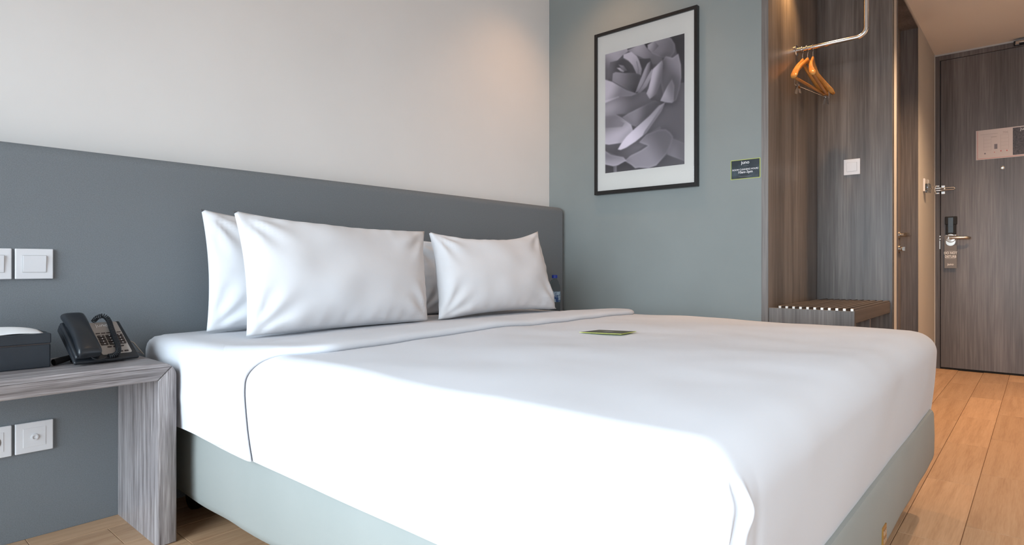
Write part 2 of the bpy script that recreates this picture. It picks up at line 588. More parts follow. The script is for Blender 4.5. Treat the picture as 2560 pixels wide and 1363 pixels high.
# peephole
make('peephole', G().lathe([(0.012, 0), (0.012, 0.004), (0.009, 0.005), (0.006, 0.002), (0.0, 0.002)], (XF, 0.205, 1.423), (-1, 0, 0), 20), M['steel'], door, smooth=30)
# swing-bar guard
gd = make('door_guard', G().box(XF - 0.004, XF, 0.528, 0.5515, 1.311, 1.331, 0.002), M['bright_steel'], door)
make('guard_plate', G().box(XF - 0.004, XF, 0.528, 0.5515, 1.267, 1.288, 0.002), M['bright_steel'], gd)
make('guard_bar', G().tube([(XF - 0.02, 0.553, 1.310), (XF - 0.02, 0.476, 1.310), (XF - 0.02, 0.469, 1.303), (XF - 0.02, 0.476, 1.296), (XF - 0.02, 0.553, 1.296)], 0.0032, 8), M['bright_steel'], gd, smooth=40)
make('guard_stop', G().lathe([(0.004, 0), (0.004, 0.016), (0.006, 0.018), (0.006, 0.026), (0, 0.028)], (XF, 0.531, 1.303), (-1, 0, 0), 14), M['bright_steel'], gd, smooth=40)
hk = G()
hk.box(XD - 0.010, XD - 0.006, 0.561, 0.589, 1.322, 1.332, 0.0015).box(XD - 0.010, XD - 0.006, 0.561, 0.589, 1.270, 1.281, 0.0015)
hk.tube([(XD - 0.012, 0.578, 1.27), (XD - 0.02, 0.586, 1.285), (XD - 0.02, 0.588, 1.302), (XD - 0.02, 0.586, 1.318), (XD - 0.012, 0.578, 1.332)], 0.004, 8)
hk.box(XD - 0.02, XD - 0.012, 0.545, 0.582, 1.305, 1.316, 0.002).box(XD - 0.02, XD - 0.012, 0.545, 0.582, 1.29, 1.30, 0.002)
make('guard_hinge', hk, M['bright_steel'], gd)
# strike / lock edge
make('strike_plate', G().box(XD - 0.0075, XD - 0.0005, 0.5535, 0.562, 0.955, 0.967, 0.001).box(XD - 0.0075, XD - 0.0005, 0.5535, 0.562, 0.935, 0.947, 0.001).box(XD - 0.0068, XD - 0.0005, 0.556, 0.561, 0.87, 0.93), M['steel'], door)
# card reader
cr = make('card_lock', G().box(XF - 0.022, XF, 0.457, 0.527, 1.045, 1.102, 0.003).box(XF - 0.018, XF, 0.462, 0.523, 0.972, 1.05, 0.003), M['matte_black'], door)
make('reader_face', G().box(XF - 0.0235, XF - 0.0215, 0.479, 0.508, 1.03, 1.094).box(XF - 0.0195, XF - 0.0175, 0.479, 0.508, 0.985, 1.033), M['lcd'], cr)
make('escutcheon', G().box(XF - 0.012, XF, 0.459, 0.526, 0.84, 0.974, 0.004), M['steel'], door)
lv = G().lathe([(0.031, 0), (0.031, 0.008), (0.028, 0.011), (0.013, 0.012), (0.011, 0.03), (0.011, 0.055)], (XF - 0.012, 0.494, 0.947), (-1, 0, 0), 24)
lv.tube([(XF - 0.064, 0.497, 0.948), (XF - 0.066, 0.48, 0.948), (XF - 0.066, 0.40, 0.946), (XF - 0.060, 0.388, 0.945), (XF - 0.048, 0.384, 0.945)], [0.0115, 0.0105, 0.0095, 0.009, 0.009], 12)
make('lever', lv, M['steel'], door, smooth=40)
# closer body partly in frame
cl = make('door_closer', G().box(XD - 0.05, XD - 0.006, -0.16, 0.145, 2.243, 2.268, 0.004), M['matte_black'], door)
make('closer_arm', G().box(XD - 0.062, XD - 0.05, -0.02, 0.135, 2.248, 2.262, 0.003).lathe([(0.012, 0), (0.012, 0.012)], (XD - 0.056, 0.125, 2.238), (0, 0, 1), 14), M['chrome'], cl)
make('threshold_shade', G().box(XD - 0.004, XD + 0.1, EY0, 0.558, 0.0005, 0.010), M['dark_void'], door)  # strip coloured as the shade under the door leaf

# door-hung card
dnd = thing('door_hanger', 'grey do not disturb card hanging on the entrance door lever', 'door hanger', (XF - 0.02, 0.494, 0.73))
hg = G()
ys, zs, zt = (0.457, 0.529), 0.731, 0.966
xa, xb = XF - 0.0265, XF - 0.0255
# card with a round hole for the lever neck
N = 32
cxh, czh, rh = 0.494, 0.922, 0.029
outer, inner = [], []
for i in range(N):
    a = 2 * math.pi * i / N
    c, s = math.cos(a), math.sin(a)
    inner.append((cxh + rh * c, czh + rh * s * 1.05))
    t = min(((ys[1] - cxh) / c) if c > 1e-6 else (((ys[0] - cxh) / c) if c < -1e-6 else 9), ((zt - czh) / s) if s > 1e-6 else (((zs - czh) / s) if s < -1e-6 else 9))
    outer.append((cxh + t * c, czh + t * s))
for i in range(N):
    j = (i + 1) % N
    hg.prism([(xa, *outer[i]), (xa, *outer[j]), (xa, *inner[j]), (xa, *inner[i])], (xb - xa, 0, 0))
# fill the two lower corners cut by the radial split
def corner_fill(i, j, cy, cz):
    hg.prism([(xa, *outer[i]), (xa, cy, cz), (xa, *outer[j])], (xb - xa, 0, 0))
for i in range(N):
    j = (i + 1) % N
    (a0, b0), (a1, b1) = outer[i], outer[j]
    for cy in ys:
        for cz in (zs, zt):
            on_v = lambda q: abs(q[0] - cy) < 1e-5
            on_h = lambda q: abs(q[1] - cz) < 1e-5
            if (on_v((a0, b0)) and on_h((a1, b1)) and not on_h((a0, b0)) and not on_v((a1, b1))) or (on_h((a0, b0)) and on_v((a1, b1)) and not on_v((a0, b0)) and not on_h((a1, b1))):
                corner_fill(i, j, cy, cz)
make('card', hg, M['dnd_grey'], dnd)
EXD, EYD = (0, -1, 0), (0, 0, 1)
text('lettering', 'DO NOT', 0.024, (xa - 0.0005, 0.4935, 0.832), EXD, EYD, M['white_print'], dnd, bold=0.0006, squash=0.80)
text('lettering', 'DISTURB', 0.024, (xa - 0.0005, 0.4935, 0.806), EXD, EYD, M['white_print'], dnd, bold=0.0006, squash=0.70)
text('lettering', 'juno', 0.021, (xa - 0.0005, 0.4935, 0.752), EXD, EYD, M['white_print'], dnd, bold=0.0003)
make('rule', G().box(xa - 0.0006, xa, 0.464, 0.523, 0.852, 0.8532), M['white_print'], dnd)
make('rule', G().box(xa - 0.0006, xa, 0.464, 0.523, 0.800, 0.8012), M['white_print'], dnd)

# evacuation plan on the door
ev = thing('evacuation_plan', 'landscape evacuation plan sheet with red border stuck on the entrance door', 'sign', (XF, 0.1, 1.49))
EV0, EV1 = 0.350, -0.065
make('border', G().box(XF - 0.0022, XF - 0.0002, EV1, EV0, 1.491, 1.697), M['paper'], ev)
rb = G()
for (a, b, c, d) in ((EV1 + 0.004, EV0 - 0.008, 1.4965, 1.4985), (EV0 - 0.010, EV0 - 0.008, 1.4965, 1.692)):
    rb.box(XF - 0.0026, XF - 0.002, a, b, c, d)
make('red_rule', rb, M['red_border'], ev)
make('dark_panel', G().box(XF - 0.0027, XF - 0.002, EV1 + 0.006, 0.150, 1.505, 1.690), M['dark_print'], ev)
xs = XF - 0.0029
text('lettering', '706', 0.021, (xs, 0.189, 1.660), EXD, EYD, M['faint_print'], ev, bold=0.0005)
text('lettering', 'juno', 0.030, (xs, 0.085, 1.668), EXD, EYD, M['white_print'], ev)
dr = G()
yy0, yy1, zz0, zz1 = 0.307, 0.172, 1.553, 1.652
for f in (0, 0.3, 0.68, 1.0):
    y = yy0 + (yy1 - yy0) * f
    dr.box(xs, XF - 0.002, y - 0.0006, y + 0.0006, zz0, zz1)
for f in (0, 0.25, 0.5, 0.75, 1.0):
    z = zz0 + (zz1 - zz0) * f
    dr.box(xs, XF - 0.002, yy0 - 0.04, yy0, z - 0.0006, z + 0.0006)
    dr.box(xs, XF - 0.002, yy1, yy1 + 0.042, z - 0.0006, z + 0.0006)
dr.box(xs, XF - 0.002, 0.230, 0.325, 1.664, 1.667)
dr.box(xs, XF - 0.002, 0.236, 0.266, 1.640, 1.646)
make('plan_drawing', dr, M['faint_print'], ev)
make('plan_core', G().box(xs, XF - 0.002, 0.232, 0.249, 1.558, 1.592), M['grey_print'], ev)
for (y, z, r) in ((0.213, 1.541, 0.003), (0.181, 1.540, 0.003), (0.248, 1.536, 0.002)):
    make('plan_marker', G().box(xs, XF - 0.002, y - r, y + r, z - r * 1.3, z + r * 1.3), M['red_border'], ev)
make('plan_marker', G().lathe([(0.005, 0), (0.005, 0.001)], (XF - 0.0021, 0.3, 1.532), (-1, 0, 0), 12), M['grey_print'], ev)

# bathroom door ---------------------------------------------------
bd = thing('door_2', 'brown recessed bathroom door with brushed lever', None, ((DX0 + DX1) / 2, YB + 0.09, 0), kind='structure')
bf = G()
bf.box(DX0, DX0 + 0.012, YB - 0.004, YB + 0.13, 0, DZ)
bf.box(DX1 - 0.012, DX1, YB - 0.004, YB + 0.13, 0, DZ)
bf.box(DX0 + 0.012, DX1 - 0.012, YB - 0.004, YB + 0.13, DZ - 0.012, DZ)
make('door_frame', bf, M['wood_door'], bd)
YL = YB + 0.088
make('door_leaf', G().box(DX0 + 0.014, DX1 - 0.016, YL, YL + 0.038, 0.01, DZ - 0.015, 0.001, 1), M['wood_door'], bd)
make('gap_shade', G().box(DX0 + 0.012, DX1 - 0.012, YL + 0.04, YL + 0.042, 0, DZ - 0.012), M['dark_void'], bd)  # dark sheet standing in for shade around the leaf
hb = G().lathe([(0.026, 0), (0.026, 0.008), (0.011, 0.009), (0.011, 0.05)], (4.482, YL, 0.942), (0, -1, 0), 20)
hb.tube([(4.485, YL - 0.052, 0.942), (4.46, YL - 0.056, 0.942), (4.375, YL - 0.056, 0.941), (4.36, YL - 0.05, 0.941)], 0.010, 12)
make('lever', hb, M['steel'], bd, smooth=40)
make('thumb_turn', G().lathe([(0.026, 0), (0.026, 0.008), (0.012, 0.009), (0.012, 0.02)], (4.482, YL, 0.855), (0, -1, 0), 20).box(4.479, 4.485, YL - 0.032, YL - 0.018, 0.843, 0.867), M['steel'], bd, smooth=40)

# wardrobe niche --------------------------------------------------
wd = thing('wardrobe', 'open wood-laminate wardrobe niche with side and back panels', 'wardrobe', (XG + 0.4, 0.8, 0))
make('side_panel', G().box(XG - 0.001, XB + 0.03, YC, YC + 0.031, 0.0, HALL_CEIL, 0.0008, 1), M['wood_v'], wd)
make('back_panel', G().box(XB, XB + 0.018, YB - 0.004, YC, 0.0, HALL_CEIL, 0.0008, 1), M['wood_v'], wd)
make('edge_strip', G().box(XB + 0.018, XB + 0.03, YB - 0.006, YC, 0.0, HALL_CEIL), M['wood_edge'], wd)

# luggage bench
lb = thing('luggage_bench', 'low wood luggage bench with metal-tipped slats inside the wardrobe niche', 'bench', (XG + 0.4, 0.77, 0))
BT = 0.556
make('front_panel', G().box(XG + 0.003, XG + 0.02, YB + 0.006, YC - 0.001, 0.0, BT, 0.0008, 1), M['wood_v'], lb)
make('top_rail', G().box(XG + 0.021, XB - 0.001, YB + 0.006, YB + 0.024, BT - 0.052, BT + 0.002, 0.001, 1), M['wood_edge'], lb)
make('divider', G().box(3.19, 3.208, YB + 0.008, YC - 0.013, 0.0, BT - 0.054), M['wood_v'], lb)
make('shelf', G().box(XG + 0.021, XB - 0.001, YB + 0.026, YC - 0.013, 0.22, 0.238), M['wood_v'], lb)
make('back_board', G().box(XG + 0.021, XB - 0.001, YC - 0.012, YC - 0.002, 0.0, BT - 0.055), M['wood_v'], lb)
make('corner_post', G().box(XG + 0.021, XG + 0.034, YB + 0.006, YB + 0.024, 0, BT - 0.053), M['wood_edge'], lb)
NS = 11
for i in range(NS):
    y = 0.899 - (0.899 - 0.606) * i / (NS - 1)
    s = make('slat', G().box(XG + 0.012, XB - 0.004, y - 0.0065, y + 0.0065, BT - 0.010, BT + 0.011, 0.001, 1), M['wood_edge'], lb)
    make('slat_tip', G().box(XG + 0.006, XG + 0.012, y - 0.006, y + 0.006, BT - 0.004, BT + 0.0105, 0.001, 1), M['steel'], s)

# clothes rail
RX, RZ = 3.29, 1.849
rail = thing('clothes_rail', 'chrome clothes rail bent up to the ceiling in wardrobe niche', 'rail', (RX, 0.8, RZ))
ry = 0.632
pts = [(RX, YC - 0.006, RZ)] + [(RX, ry + 0.04 - 0.04 * math.sin(t), RZ + 0.04 - 0.04 * math.cos(t)) for t in [math.pi / 2 * i / 10 for i in range(11)]] + [(RX, ry, HALL_CEIL)]
make('rod', G().tube(pts, 0.0115, 20), M['chrome'], rail, smooth=40)
make('flange', G().lathe([(0.028, 0), (0.028, 0.004), (0.024, 0.007), (0.0145, 0.008), (0.0145, 0.03)], (RX, YC, RZ), (0, -1, 0), 24), M['chrome'], rail, smooth=40)

def hanger(label, y, rot, clips, lean=0.0):
    t = thing('clothes_hanger', label, 'hanger', (RX, y, RZ - 0.05), group='wooden hangers on the chrome rail')
    R = Matrix.Translation((RX, y, RZ)) @ Matrix.Rotation(rot, 4, 'Z') @ Matrix.Rotation(lean, 4, 'X')
    P = lambda x, yy, z: (R @ Vector((x, yy, z)))[:]
    # hook: wraps over the rod
    hp = [P(0, 0, -0.062), P(0, 0, -0.03)]
    for i in range(11):
        a = math.radians(-60 + 24 * i)
        hp.append(P(0.0155 * math.cos(a) * 1.0, 0, 0.0 + 0.0155 * math.sin(a)))
    make('hook', G().tube(hp, 0.0017, 8), M['chrome'], t, smooth=40)
    # shoulder: curved, tapering thickness
    sh = G()
    n = 24
    ring = []
    for i in range(n + 1):
        u = -1 + 2 * i / n
        x = 0.218 * u
        z = -0.070 - 0.125 * abs(u) ** 1.25 + 0.010 * math.exp(-(u / 0.1) ** 2)
        hgt = 0.030 - 0.008 * abs(u)
        th = 0.007 + 0.010 * abs(u) ** 2
        if abs(u) > 0.96: hgt, th = hgt * 0.7, th * 0.6
        bow = 0.035 * (abs(u) ** 2)
        sec = []
        for k in range(12):
            a = 2 * math.pi * k / 12
            sec.append(P(x, -bow + th * math.cos(a), z + hgt / 2 * math.sin(a)))
        ring.append(sec)
    vs = [v for s in ring for v in s]
    fs = [(i * 12 + k, i * 12 + (k + 1) % 12, (i + 1) * 12 + (k + 1) % 12, (i + 1) * 12 + k) for i in range(n) for k in range(12)]
    fs += [tuple(range(12)), tuple(range(n * 12, n * 12 + 12))]
    sh.add(vs, fs)
    make('shoulder', sh, M['hanger_wood'], t, smooth='all')
    if not clips:
        make('trouser_bar', G().tube([P(-0.205, -0.030, -0.190), P(0.205, -0.030, -0.190)], 0.0068, 12), M['hanger_wood'], t, smooth=40)
    else:
        make('clip_wire', G().tube([P(-0.19, -0.024, -0.178), P(-0.19, -0.024, -0.225), P(0.19, -0.024, -0.225), P(0.19, -0.024, -0.178)], 0.0014, 8), M['chrome'], t, smooth=40)
        for sx in (-0.155, 0.155):
            cg_ = G()
            for d in (-1, 1):
                b = [P(sx - 0.012, -0.024 + d * 0.002, -0.215), P(sx + 0.012, -0.024 + d * 0.002, -0.215), P(sx + 0.012, -0.024 + d * 0.009, -0.262), P(sx - 0.012, -0.024 + d * 0.009, -0.262)]
                vec = Vector(P(0, d * 0.0016, 0)) - Vector(P(0, 0, 0))
                cg_.prism(b, vec)
            make('clip', cg_, M['chrome'], t)
    return t
hanger('wooden hanger with trouser bar nearest the open end of the rail', 0.868, math.radians(6), False)
hanger('wooden hanger with chrome clips second along the rail', 0.893, math.radians(-9), True)
hanger('wooden hanger with trouser bar hung closest to the rail flange', 0.916, math.radians(-4), False)

# switches --------------------------------------------------------
def plate(name, label, cat, c, ex, nrm, w=0.084, h=0.083, kind='switch', group=None, material=None, col='white_plastic'):
    """c: centre on the surface, ex: width direction, nrm: outward"""
    t = thing(name, label, cat, c, group)
    ex, nz = Vector(ex), Vector(nrm)
    ez = Vector((0, 0, 1))
    mt = frame_matrix(c, ex, nz, ez)
    def bx(g, a0, a1, d0, d1, b0, b1, bev=0.0):
        return g.box(a0, a1, d0, d1, b0, b1, bev, 2, mt)
    make('plate', bx(G(), -w / 2, w / 2, 0, 0.008, -h / 2, h / 2, 0.002), M[col], t)
    if kind == 'switch':
        g = G()
        # rocker: slightly tilted wedge
        a = w * 0.30; b = h * 0.27
        vs = [(-a, 0.008, -b), (a, 0.008, -b), (a, 0.008, b), (-a, 0.008, b), (-a, 0.0095, -b), (a, 0.0095, -b), (a, 0.0125, b), (-a, 0.0125, b)]
        g.add([mt @ Vector(v) for v in vs], [(0, 1, 2, 3), (4, 5, 6, 7), (0, 1, 5, 4), (1, 2, 6, 5), (2, 3, 7, 6), (3, 0, 4, 7)])
        make('rocker', g, M[col], t)
        make('seam', bx(G(), -a - 0.0015, a + 0.0015, 0.0078, 0.0083, -b - 0.0015, b + 0.0015), M['grey_shadowline'], t)
    elif kind == 'tv':
        make('insert', bx(G(), -0.025, 0.025, 0.0075, 0.0088, -0.026, 0.026, 0.0005), M[col], t)
        make('port', G().lathe([(0.0085, 0), (0.0085, 0.003), (0.005, 0.0032), (0.005, 0.001), (0.0, 0.001)], mt @ Vector((0, 0.0085, 0.0)), nz, 20), M[col], t)
    elif kind == 'socket':
        make('insert', bx(G(), -0.025, 0.025, 0.0075, 0.0088, -0.026, 0.026, 0.0005), M[col], t)
        s = make('well', G().lathe([(0.020, 0), (0.020, 0.0006), (0.0, 0.0008)], mt @ Vector((0, 0.0085, 0)), nz, 24), M['socket_dark'], t)
        for sx in (-1, 1):
            make('pin_hole', G().lathe([(0.003, 0), (0.003, 0.0006)], mt @ Vector((sx * 0.0095, 0.0092, 0)), nz, 12), M['matte_black'], s)
    return t
NH = (0, -1, 0)
plate('light_switch', 'whole white rocker switch on headboard above the black telephone', 'switch', (0.389, YH, 0.7545), (1, 0, 0), NH, group='white plates on the headboard')
plate('light_switch', 'white switch above the tissue box, cut by the left photo edge', 'switch', (0.298, YH, 0.7545), (1, 0, 0), NH, group='white plates on the headboard')
plate('socket_plate', 'white aerial socket with small round port under the bedside table', 'socket', (0.389, YH, 0.278), (1, 0, 0), NH, kind='tv', group='white plates on the headboard')
plate('socket_plate', 'white power socket under the bedside table, cut by the left photo edge', 'socket', (0.298, YH, 0.278), (1, 0, 0), NH, kind='socket', group='white plates on the headboard')
plate('light_switch', 'white rocker switch on the wardrobe back panel above the luggage bench', 'switch', (XB, 0.7735, 1.283), (0, -1, 0), (-1, 0, 0), w=0.079, h=0.085)

# key-card switch on passage wall: plate, clear holder, card
kc = thing('key_card_switch', 'small white key-card switch with clear holder on beige passage wall', 'switch', (4.95, YB, 1.24))
make('plate', G().box(4.79, 4.875, YB - 0.01, YB, 1.24, 1.324, 0.002), M['white_plastic'], kc)
make('holder', G().box(4.80, 4.866, YB - 0.034, YB - 0.0105, 1.232, 1.29, 0.003), M['clear_plastic'], kc)
make('key_card', G().box(4.806, 4.86, YB - 0.025, YB - 0.0235, 1.245, 1.318), M['white_plastic'], kc)
make('hook', G().tube([(4.97, YB, 1.275), (4.97, YB - 0.03, 1.27), (4.97, YB - 0.035, 1.285)], 0.004, 8).lathe([(0.012, 0), (0.012, 0.004)], (4.97, YB, 1.275), (0, -1, 0), 14), M['chrome'], kc)
make('hook_base', G().box(4.93, 5.01, YB - 0.004, YB, 1.26, 1.30, 0.002), M['chrome'], kc)

# headboard -------------------------------------------------------
def headboard():
    b = bmesh.new()
    bmesh.ops.create_cube(b, size=1)
    X0, X1, Y0, Y1, Z0, Z1 = WIN_X + 0.002, XG - 0.010, YH, YW - 0.002, 0.0, 1.087
    for v in b.verts:
        v.co = Vector(((X0 + X1) / 2 + v.co.x * (X1 - X0), (Y0 + Y1) / 2 + v.co.y * (Y1 - Y0), (Z0 + Z1) / 2 + v.co.z * (Z1 - Z0)))
    ed = []
    for e in b.edges:
        m = (e.verts[0].co + e.verts[1].co) / 2
        if abs(m.y - Y0) < 1e-4 and abs(m.z - Z1) < 1e-4: ed.append(e)
        if abs(m.x - X1) < 1e-4 and abs(m.z - Z1) < 1e-4: ed.append(e)
        if abs(m.y - Y0) < 1e-4 and abs(m.x - X1) < 1e-4: ed.append(e)
    bmesh.ops.bevel(b, geom=ed, offset=0.032, segments=8, profile=0.5, affect='EDGES')
    return G().bm(b)
tag(make('headboard', headboard(), M['fabric'], base=(1.0, 2.15, 0), smooth=50), 'long grey fabric headboard panel behind the bed and bedside table', 'headboard')

# bedside tables --------------------------------------------------
def bedside(label, x0, x1, y0, y1, top, left_leg=True):
    t = thing('bedside_table', label, 'bedside table', ((x0 + x1) / 2, (y0 + y1) / 2, 0))
    th, r = 0.047, 0.040
    def arc(cx, cz, a0, a1, n=7):
        return [(cx + r * math.cos(math.radians(a0 + (a1 - a0) * i / n)), cz + r * math.sin(math.radians(a0 + (a1 - a0) * i / n))) for i in range(n + 1)]
    cR, cL, cz = x1 - r, x0 + r, top - r
    prof = [(x0 + th, top - th), (x1 - th, top - th)] + arc(cR, cz, 45, 90) + arc(cL, cz, 90, 135)
    def slab(prof):
        b = bmesh.new()
        vs = [b.verts.new((x, y0, z)) for x, z in prof]
        f = b.faces.new(vs)
        ret = bmesh.ops.extrude_face_region(b, geom=[f])
        for v in ret['geom']:
            if isinstance(v, bmesh.types.BMVert):
                v.co.y = y1
        b.normal_update()
        ed = [e for e in b.edges if abs(e.verts[0].co.y - y0) < 1e-6 and abs(e.verts[1].co.y - y0) < 1e-6]
        bmesh.ops.bevel(b, geom=ed, offset=0.005, segments=3, profile=0.5, affect='EDGES')
        return G().bm(b)
    make('top', slab(prof), M['wood_ns_x'], t, smooth=30)
    pr = [(x1 - th, top - th)] + arc(cR, cz, 45, 0) + [(x1, 0.0), (x1 - th, 0.0)]
    make('leg', slab(pr), M['wood_ns_z'], t, smooth=30)
    if not left_leg:
        return t
    plf = [(x0 + th, top - th)] + arc(cL, cz, 135, 180) + [(x0, 0.0), (x0 + th, 0.0)]
    make('leg', slab(plf), M['wood_ns_z'], t, smooth=30)
    return t
NT = 0.490
bedside('grey striped wood bedside table carrying the telephone and tissue box', 0.02, 0.638, 1.766, 2.0935, NT, False)
bedside('matching grey bedside table beyond the bed under the water bottle', 2.40, 2.862, 1.766, 2.0935, NT)

# ------------------------------------------------------------------ bed
BX0, BX1, BYF, BYH = 0.69, 2.298, 0.252, 2.06
bed = thing('bed_base', 'sage grey upholstered bed base on casters beneath the white bedding', 'bed base', (1.5, 1.2, 0))
def base_fn():
    g = G()
    nx, ny = 40, 40
    zt = 0.300
    def zb(x, y):
        t = min(max((1.5 - y) / 1.2, 0), 1)
        return 0.085 + 0.063 * t + 0.002 * math.sin(x * 23) + 0.0025 * math.sin(y * 17)
    r = 0.03
    # perimeter path with rounded vertical corners
    per = []
    def corner(cx, cy, a0, a1):
        for i in range(9):
            a = math.radians(a0 + (a1 - a0) * i / 8)
            per.append((cx + r * math.cos(a), cy + r * math.sin(a)))
    def line(p, q, n):
        for i in range(1, n):
            per.append((p[0] + (q[0] - p[0]) * i / n, p[1] + (q[1] - p[1]) * i / n))
    corner(BX0 + r, BYH - r, 90, 180)
    line((BX0, BYH - r), (BX0, BYF + r), 50)
    corner(BX0 + r, BYF + r, 180, 270)
    line((BX0 + r, BYF), (BX1 - r, BYF), 50)
    corner(BX1 - r, BYF + r, 270, 360)
    line((BX1, BYF + r), (BX1, BYH - r), 50)
    corner(BX1 - r, BYH - r, 0, 90)
    line((BX1 - r, BYH), (BX0 + r, BYH), 30)
    n = len(per)
    rows = []
    cx, cy = (BX0 + BX1) / 2, (BYF + BYH) / 2
    for k, (inset, fz) in enumerate(((0.04, 0.0), (0.012, 0.0), (0.003, 0.035), (0.0, 0.12), (0.0, 0.5), (0.0, 0.94), (0.004, 1.0), (0.05, 1.0))):
        row = []
        for (x, y) in per:
            d = Vector((cx - x, cy - y)); d.normalize()
            bulge = -0.003 * math.sin(math.pi * fz)
            xx, yy = x + d.x * (inset + bulge), y + d.y * (inset + bulge)
            zl = zb(x, y)
            row.append((xx, yy, zl + (zt - zl) * fz))
        rows.append(row)
    vs = [v for row in rows for v in row]
    fs = [(j * n + i, j * n + (i + 1) % n, (j + 1) * n + (i + 1) % n, (j + 1) * n + i) for j in range(len(rows) - 1) for i in range(n)]
    fs.append(tuple(range(n - 1, -1, -1)))
    fs.append(tuple(range((len(rows) - 1) * n, len(rows) * n)))
    return g.add(vs, fs)
make('upholstered_box', base_fn(), M['base_fabric'], bed, smooth=50)
for (x, y) in ((BX0 + 0.075, 1.965), (BX1 - 0.09, 1.965), (BX0 + 0.12, 0.50), (BX1 - 0.12, 0.50), (1.49, 1.2)):
    c = make('caster', G().lathe([(0.03, 0), (0.036, 0.004), (0.038, 0.02), (0.036, 0.036), (0.03, 0.04)], (x - 0.02, y, 0.038), (1, 0, 0), 24), M['rubber'], bed, smooth=40)
    make('caster_fork', G().box(x - 0.028, x + 0.028, y - 0.012, y + 0.012, 0.05, 0.105, 0.003), M['matte_black'], c)
vp = make('vent_plate', G().box(1.45, 1.488, BYF - 0.0045, BYF + 0.004, 0.165, 0.205, 0.0008, 1), M['brass'], bed)
for i in range(3):
    for j in range(2):
        x = 1.459 + 0.010 * i
        z = 0.175 + 0.017 * j
        make('slot', G().box(x - 0.003, x + 0.003, BYF - 0.0058, BYF - 0.0042, z - 0.005, z + 0.005, 0.0006, 1), M['chrome'], vp)

def round_box(x0, x1, y0, y1, z0, z1, r, step, disp=None, faces='tlrfb', fine=False, pw=5):
    """rounded box shell: grid on each box face pulled onto the rounded surface"""
    g = G()
    def mp(x, y, z):
        p = Vector((x, y, z))
        q = Vector((min(max(x, x0 + r), x1 - r), min(max(y, y0 + r), y1 - r), min(z, z1 - r)))
        d = p - q
        n = d.normalized() if d.length > 1e-9 else Vector((0, 0, 1))
        if d.length > 1e-9:      # squarer in plan than over the top edges
            pl_ = (abs(d.x) ** pw + abs(d.y) ** pw) ** (1 / pw)
            p = q + d * (r / math.hypot(pl_, d.z))
        if disp:
            p = disp(p, n)
        return p[:]
    def lins(a, b):
        n = max(2, int(round((b - a) / step)))
        # finer near the ends
        return [a + (b - a) * i / n for i in range(n + 1)]
    X, Y, Z = lins(x0, x1), lins(y0, y1), lins(z0, z1)
    if fine:      # extra columns by the pleated corner
        X = [x0 + 0.0028 * i for i in range(45)] + [x for x in X if x > x0 + 0.13]
        Z = [z0 + (z1 - z0) * i / 64 for i in range(65)]
    def patch(fn, A, B):
        na, nb = len(A), len(B)
        vs = [fn(a, b) for b in B for a in A]
        fs = [(j * na + i, j * na + i + 1, (j + 1) * na + i + 1, (j + 1) * na + i) for j in range(nb - 1) for i in range(na - 1)]
        g.add(vs, fs)
    if 't' in faces: patch(lambda a, b: mp(a, b, z1), X, Y)
    if 'l' in faces: patch(lambda a, b: mp(x0, a, b), Y, Z)
    if 'r' in faces: patch(lambda a, b: mp(x1, a, b), Y, Z)
    if 'f' in faces: patch(lambda a, b: mp(a, y0, b), X, Z)
    if 'b' in faces: patch(lambda a, b: mp(a, y1, b), X, Z)
    return g

# mattress in its fitted sheet
def mdisp(p, n):
    x, y, z = p
    t = min(max((z - 0.30) / 0.22, 0), 1)
    crown = 0.006 * (1 - min(((x - 1.48) / 0.82) ** 2, 1)) * t
    w = 0.004 * fbm(x, y, z, 5) + 0.002 * fbm(x, y + 3, z, 19)
    side = abs(n.x) * 0.006 * fbm(0.2, y * 0.6, z * 2.5, 9)
    q = p + n * (w * 0.6 + side) + Vector((0, 0, crown))
    k = min(max((1.58 - y) / 0.16, 0), 1)
    k = k * k * (3 - 2 * k)          # compressed where the duvet and sheet lie on it
    return Vector((q.x + k * 0.045 * (1.48 - x) / 0.83, q.y, q.z - k * 0.028 * t))
matt = make('mattress', round_box(0.650, 2.305, 0.36, 2.068, 0.303, 0.538, 0.042, 0.022, mdisp), M['linen'], base=(1.5, 1.2, 0.3), smooth='all', weld=1e-4)
tag(matt, 'thick mattress in a white fitted sheet, seen left of the pillows', 'mattress')

